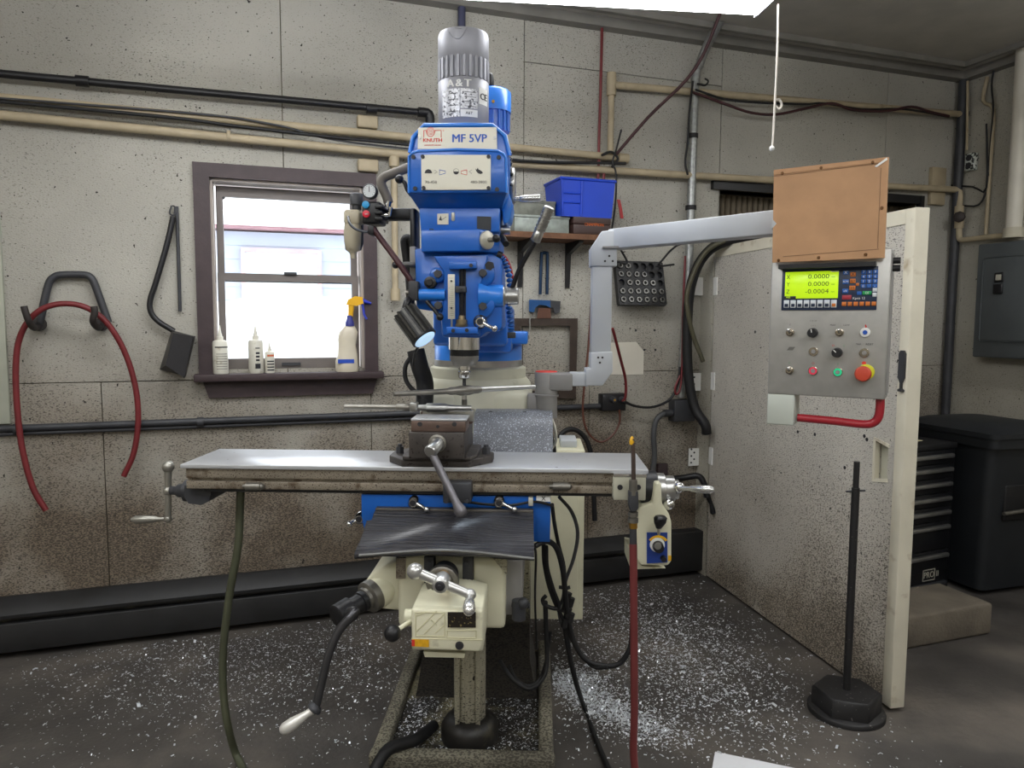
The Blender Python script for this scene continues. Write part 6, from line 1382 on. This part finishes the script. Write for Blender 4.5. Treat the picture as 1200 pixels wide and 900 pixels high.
a = [q4p(0, .945), q4p(.93, .955), q4p(.93, .995), q4p(0, .995)]; B(PM).prism([tuple(x_) for x_ in a], -fo-.014, -fo-.012).done('top_batten', fbm, fbt)
for u_, v_ in ((.08, .955), (.43, .965), (.87, .965), (.06, .02), (.43, .03), (.84, .04), (.96, .5)):
    a = q4p(u_, v_); B().lathe(PM @ Vector((a[0], -fo-.0125, a[1])), pn_, [(0, .0045), (.003, .0035)], 10).done('screw', mat('bronze_screw', '6b4a2c', .4, .7), fbt)
a = q4p(.95, .965); B(PM).prism([(a[0]-.018, a[1]-.012), (a[0]+.01, a[1]+.008), (a[0]+.012, a[1]+.002), (a[0]-.012, a[1]-.014)], -fo-.0152, -fo-.014).done('torn_corner', white, fbt)
a = q4p(.02, .42); B(PM).prism([(a[0]-.008, a[1]-.014), (a[0]+.004, a[1]), (a[0]-.008, a[1]+.014)], -fo-.0135, -fo-.001).done('notch_chip', pgrey, fbt)
# ------------------------------------------------------------------ hoses in front of the machine
gh = B().tube([atY(282, 574, 2.25), atY(281, 600, 2.25), atY(279, 640, 2.25), atY(270, 690, 2.27), atY(264, 735, 2.28), atY(261, 775, 2.28), atY(262, 815, 2.28), atY(267, 850, 2.28), atZ(277, 885, .03), atZ(295, 915, .018), atZ(330, 950, .018)], .0125, 12)
tag(gh.done('drain_hose', mat('green_hose', '4f5240', .5, var=.2, vs=8)), 'olive green hose hanging from the left end of the mill table to the floor', 'hose')
bgn = thing('blow_gun', 'steel blow gun with yellow tip hooked on the end of the mill table', 'blow gun', atY(743, 600, 2.07))
B().tube([atY(741, 514, 2.07), atY(742, 530, 2.07), atY(742.5, 562, 2.075)], .0065, 10).done('barrel', mat('barrel_steel', '6b5d58', .35, .7), bgn)
B().lathe(atY(740.5, 521, 2.07), (0, 0, 1), [(0, .0065), (.008, .008), (.018, .006), (.024, .002)], 10).done('tip', yellow, bgn)
B().cyl(atY(742, 562, 2.075), atY(742, 580, 2.075), .012, n=12).done('barrel_socket', dsteel, bgn)
B().prism(pz([(737, 576), (748, 576), (748.5, 596), (745, 600), (739, 600), (736.5, 592)], 2.065), 2.065, 2.09, 'xz', .003).done('valve_body', dkgrey, bgn)
B().lathe(atY(742, 600, 2.075), (0, 0, -1), [(0, .014), (.012, .014), (.013, .01), (.016, .01), (.018, .015), (.03, .015)], 14).done('connector', dsteel, bgn)
B().cyl(atY(742, 612, 2.075), atY(742, 619, 2.075), .012, n=6).done('brass_nut', brass, bgn)
B().cyl(atY(742, 619, 2.075), atY(742, 640, 2.075), .0095, .011, n=12).done('hose_ferrule', dkgrey, bgn)
rh = B().tube([atY(742, 637, 2.075), atY(742.5, 680, 2.075), atY(743, 750, 2.075), atY(743.5, 830, 2.075), atY(744, 900, 2.075), Vector((.345, 2.05, .03)), Vector((.4, 1.95, .016)), Vector((.6, 1.75, .016))], .0115, 10)
tag(rh.done('air_hose', mat('faded_red_hose', '6b2f2f', .5, var=.15)), 'faded red air hose hanging straight down from the blow gun', 'hose')
# ------------------------------------------------------------------ swarf on the floor and in the base pan
swarf = mat('swarf_metal', 'dfe3e8', .3, .4, var=.15, vs=200)
def chips(n, sampler, size, seed):
    rnd = random.Random(seed); vs, fs = [], []
    k = 0
    while k < n:
        q_ = sampler(rnd)
        if q_ is None: continue
        k += 1
        x_, y_, z_ = q_; s_ = size*rnd.lognormvariate(0, .45); an = rnd.uniform(0, 6.283); tl_ = rnd.uniform(-.7, .9)
        ca, sa = math.cos(an), math.sin(an); wv = s_*rnd.uniform(.18, .5); h = s_*abs(tl_)*.45; i0 = len(vs)
        for j_, (l_, up_) in enumerate(((-.5, 0), (0, h), (.5, h*rnd.uniform(0, .8)))):
            for sd_ in (-.5, .5): vs.append((x_+ca*l_*s_-sa*sd_*wv, y_+sa*l_*s_+ca*sd_*wv, z_+.001+up_+(.25*wv if sd_ > 0 else 0)))
        fs += [(i0, i0+2, i0+3, i0+1), (i0+2, i0+4, i0+5, i0+3)]
    return vs, fs
def swarf_obj(name, parent, label, *args):
    vs, fs = chips(*args); me = bpy.data.meshes.new(name); me.from_pydata(vs, [], fs); me.materials.append(swarf)
    o = bpy.data.objects.new(name, me); COL.objects.link(o); o['kind'] = 'stuff'; WL[o] = Vector()
    if parent: o.parent = parent; o.location = -WL[parent]
    else: o['label'] = label; o['category'] = 'metal chips'
    return o
def inbase(x_, y_): return bx0-.01 < x_ < bx1+.01 and by0-.01 < y_ < by1+.05
def lim(x_, y_): return (Vector((x_, y_, 0))-WO).dot(N) > .1 and (Vector((x_, y_, 0))-HB).dot(DN) < -.01
def s_right(r):
    m = r.random()
    if m < .34:                                   # swept line curving from the column towards the front
        t = r.random(); a, c, e_ = Vector((.09, 3.0)), Vector((.12, 2.75)), Vector((.42, 2.52)); p_ = a*(1-t)**2+c*2*t*(1-t)+e_*t*t; x_, y_ = r.gauss(p_.x+.05, .06), r.gauss(p_.y+.04, .06)
    elif m < .8: x_, y_ = r.gauss(.55, .26), r.gauss(3.35, .42)
    else: x_, y_ = r.gauss(.75, .25), r.gauss(3.0, .35)
    if inbase(x_, y_) or not lim(x_, y_) or y_ < 2.4: return None
    return x_, y_, 0
def s_left(r):
    m = r.random()
    if m < .75: x_, y_ = r.gauss(-1.35, .45), r.gauss(3.05, .28)
    else: x_, y_ = r.gauss(-.85, .2), r.gauss(3.2, .3)
    if inbase(x_, y_) or not lim(x_, y_): return None
    return x_, y_, 0
def s_thin(r):
    x_, y_ = r.uniform(-2.2, 2.4), r.uniform(2.2, 3.9)
    if inbase(x_, y_) or not lim(x_, y_) or (x_ > 1.0 and r.random() < .6): return None
    return x_, y_, 0
def s_pan(r):
    x_ = r.choice((r.gauss(SX-.2, .06), r.gauss(SX, .16), r.gauss(SX+.2, .07))); y_ = r.uniform(by0+.05, 2.7)
    if not (bx0+.05 < x_ < bx1-.05) or (x_-SX)**2+(y_-sy)**2 < .01: return None
    return x_, y_, .056
swarf_obj('metal_chips', None, 'bright aluminium chips strewn thickly on the floor between mill and door', 12000, s_right, .0072, 3)
swarf_obj('metal_chips', None, 'scattered bright chips on the dark floor below the window', 4500, s_left, .006, 4)
swarf_obj('metal_chips', None, 'sparse metal chips dusting the rest of the shop floor', 1500, s_thin, .005, 5)
swarf_obj('pan_chips', bpy.data.objects['chip_pan'], '', 1500, s_pan, .0048, 6)
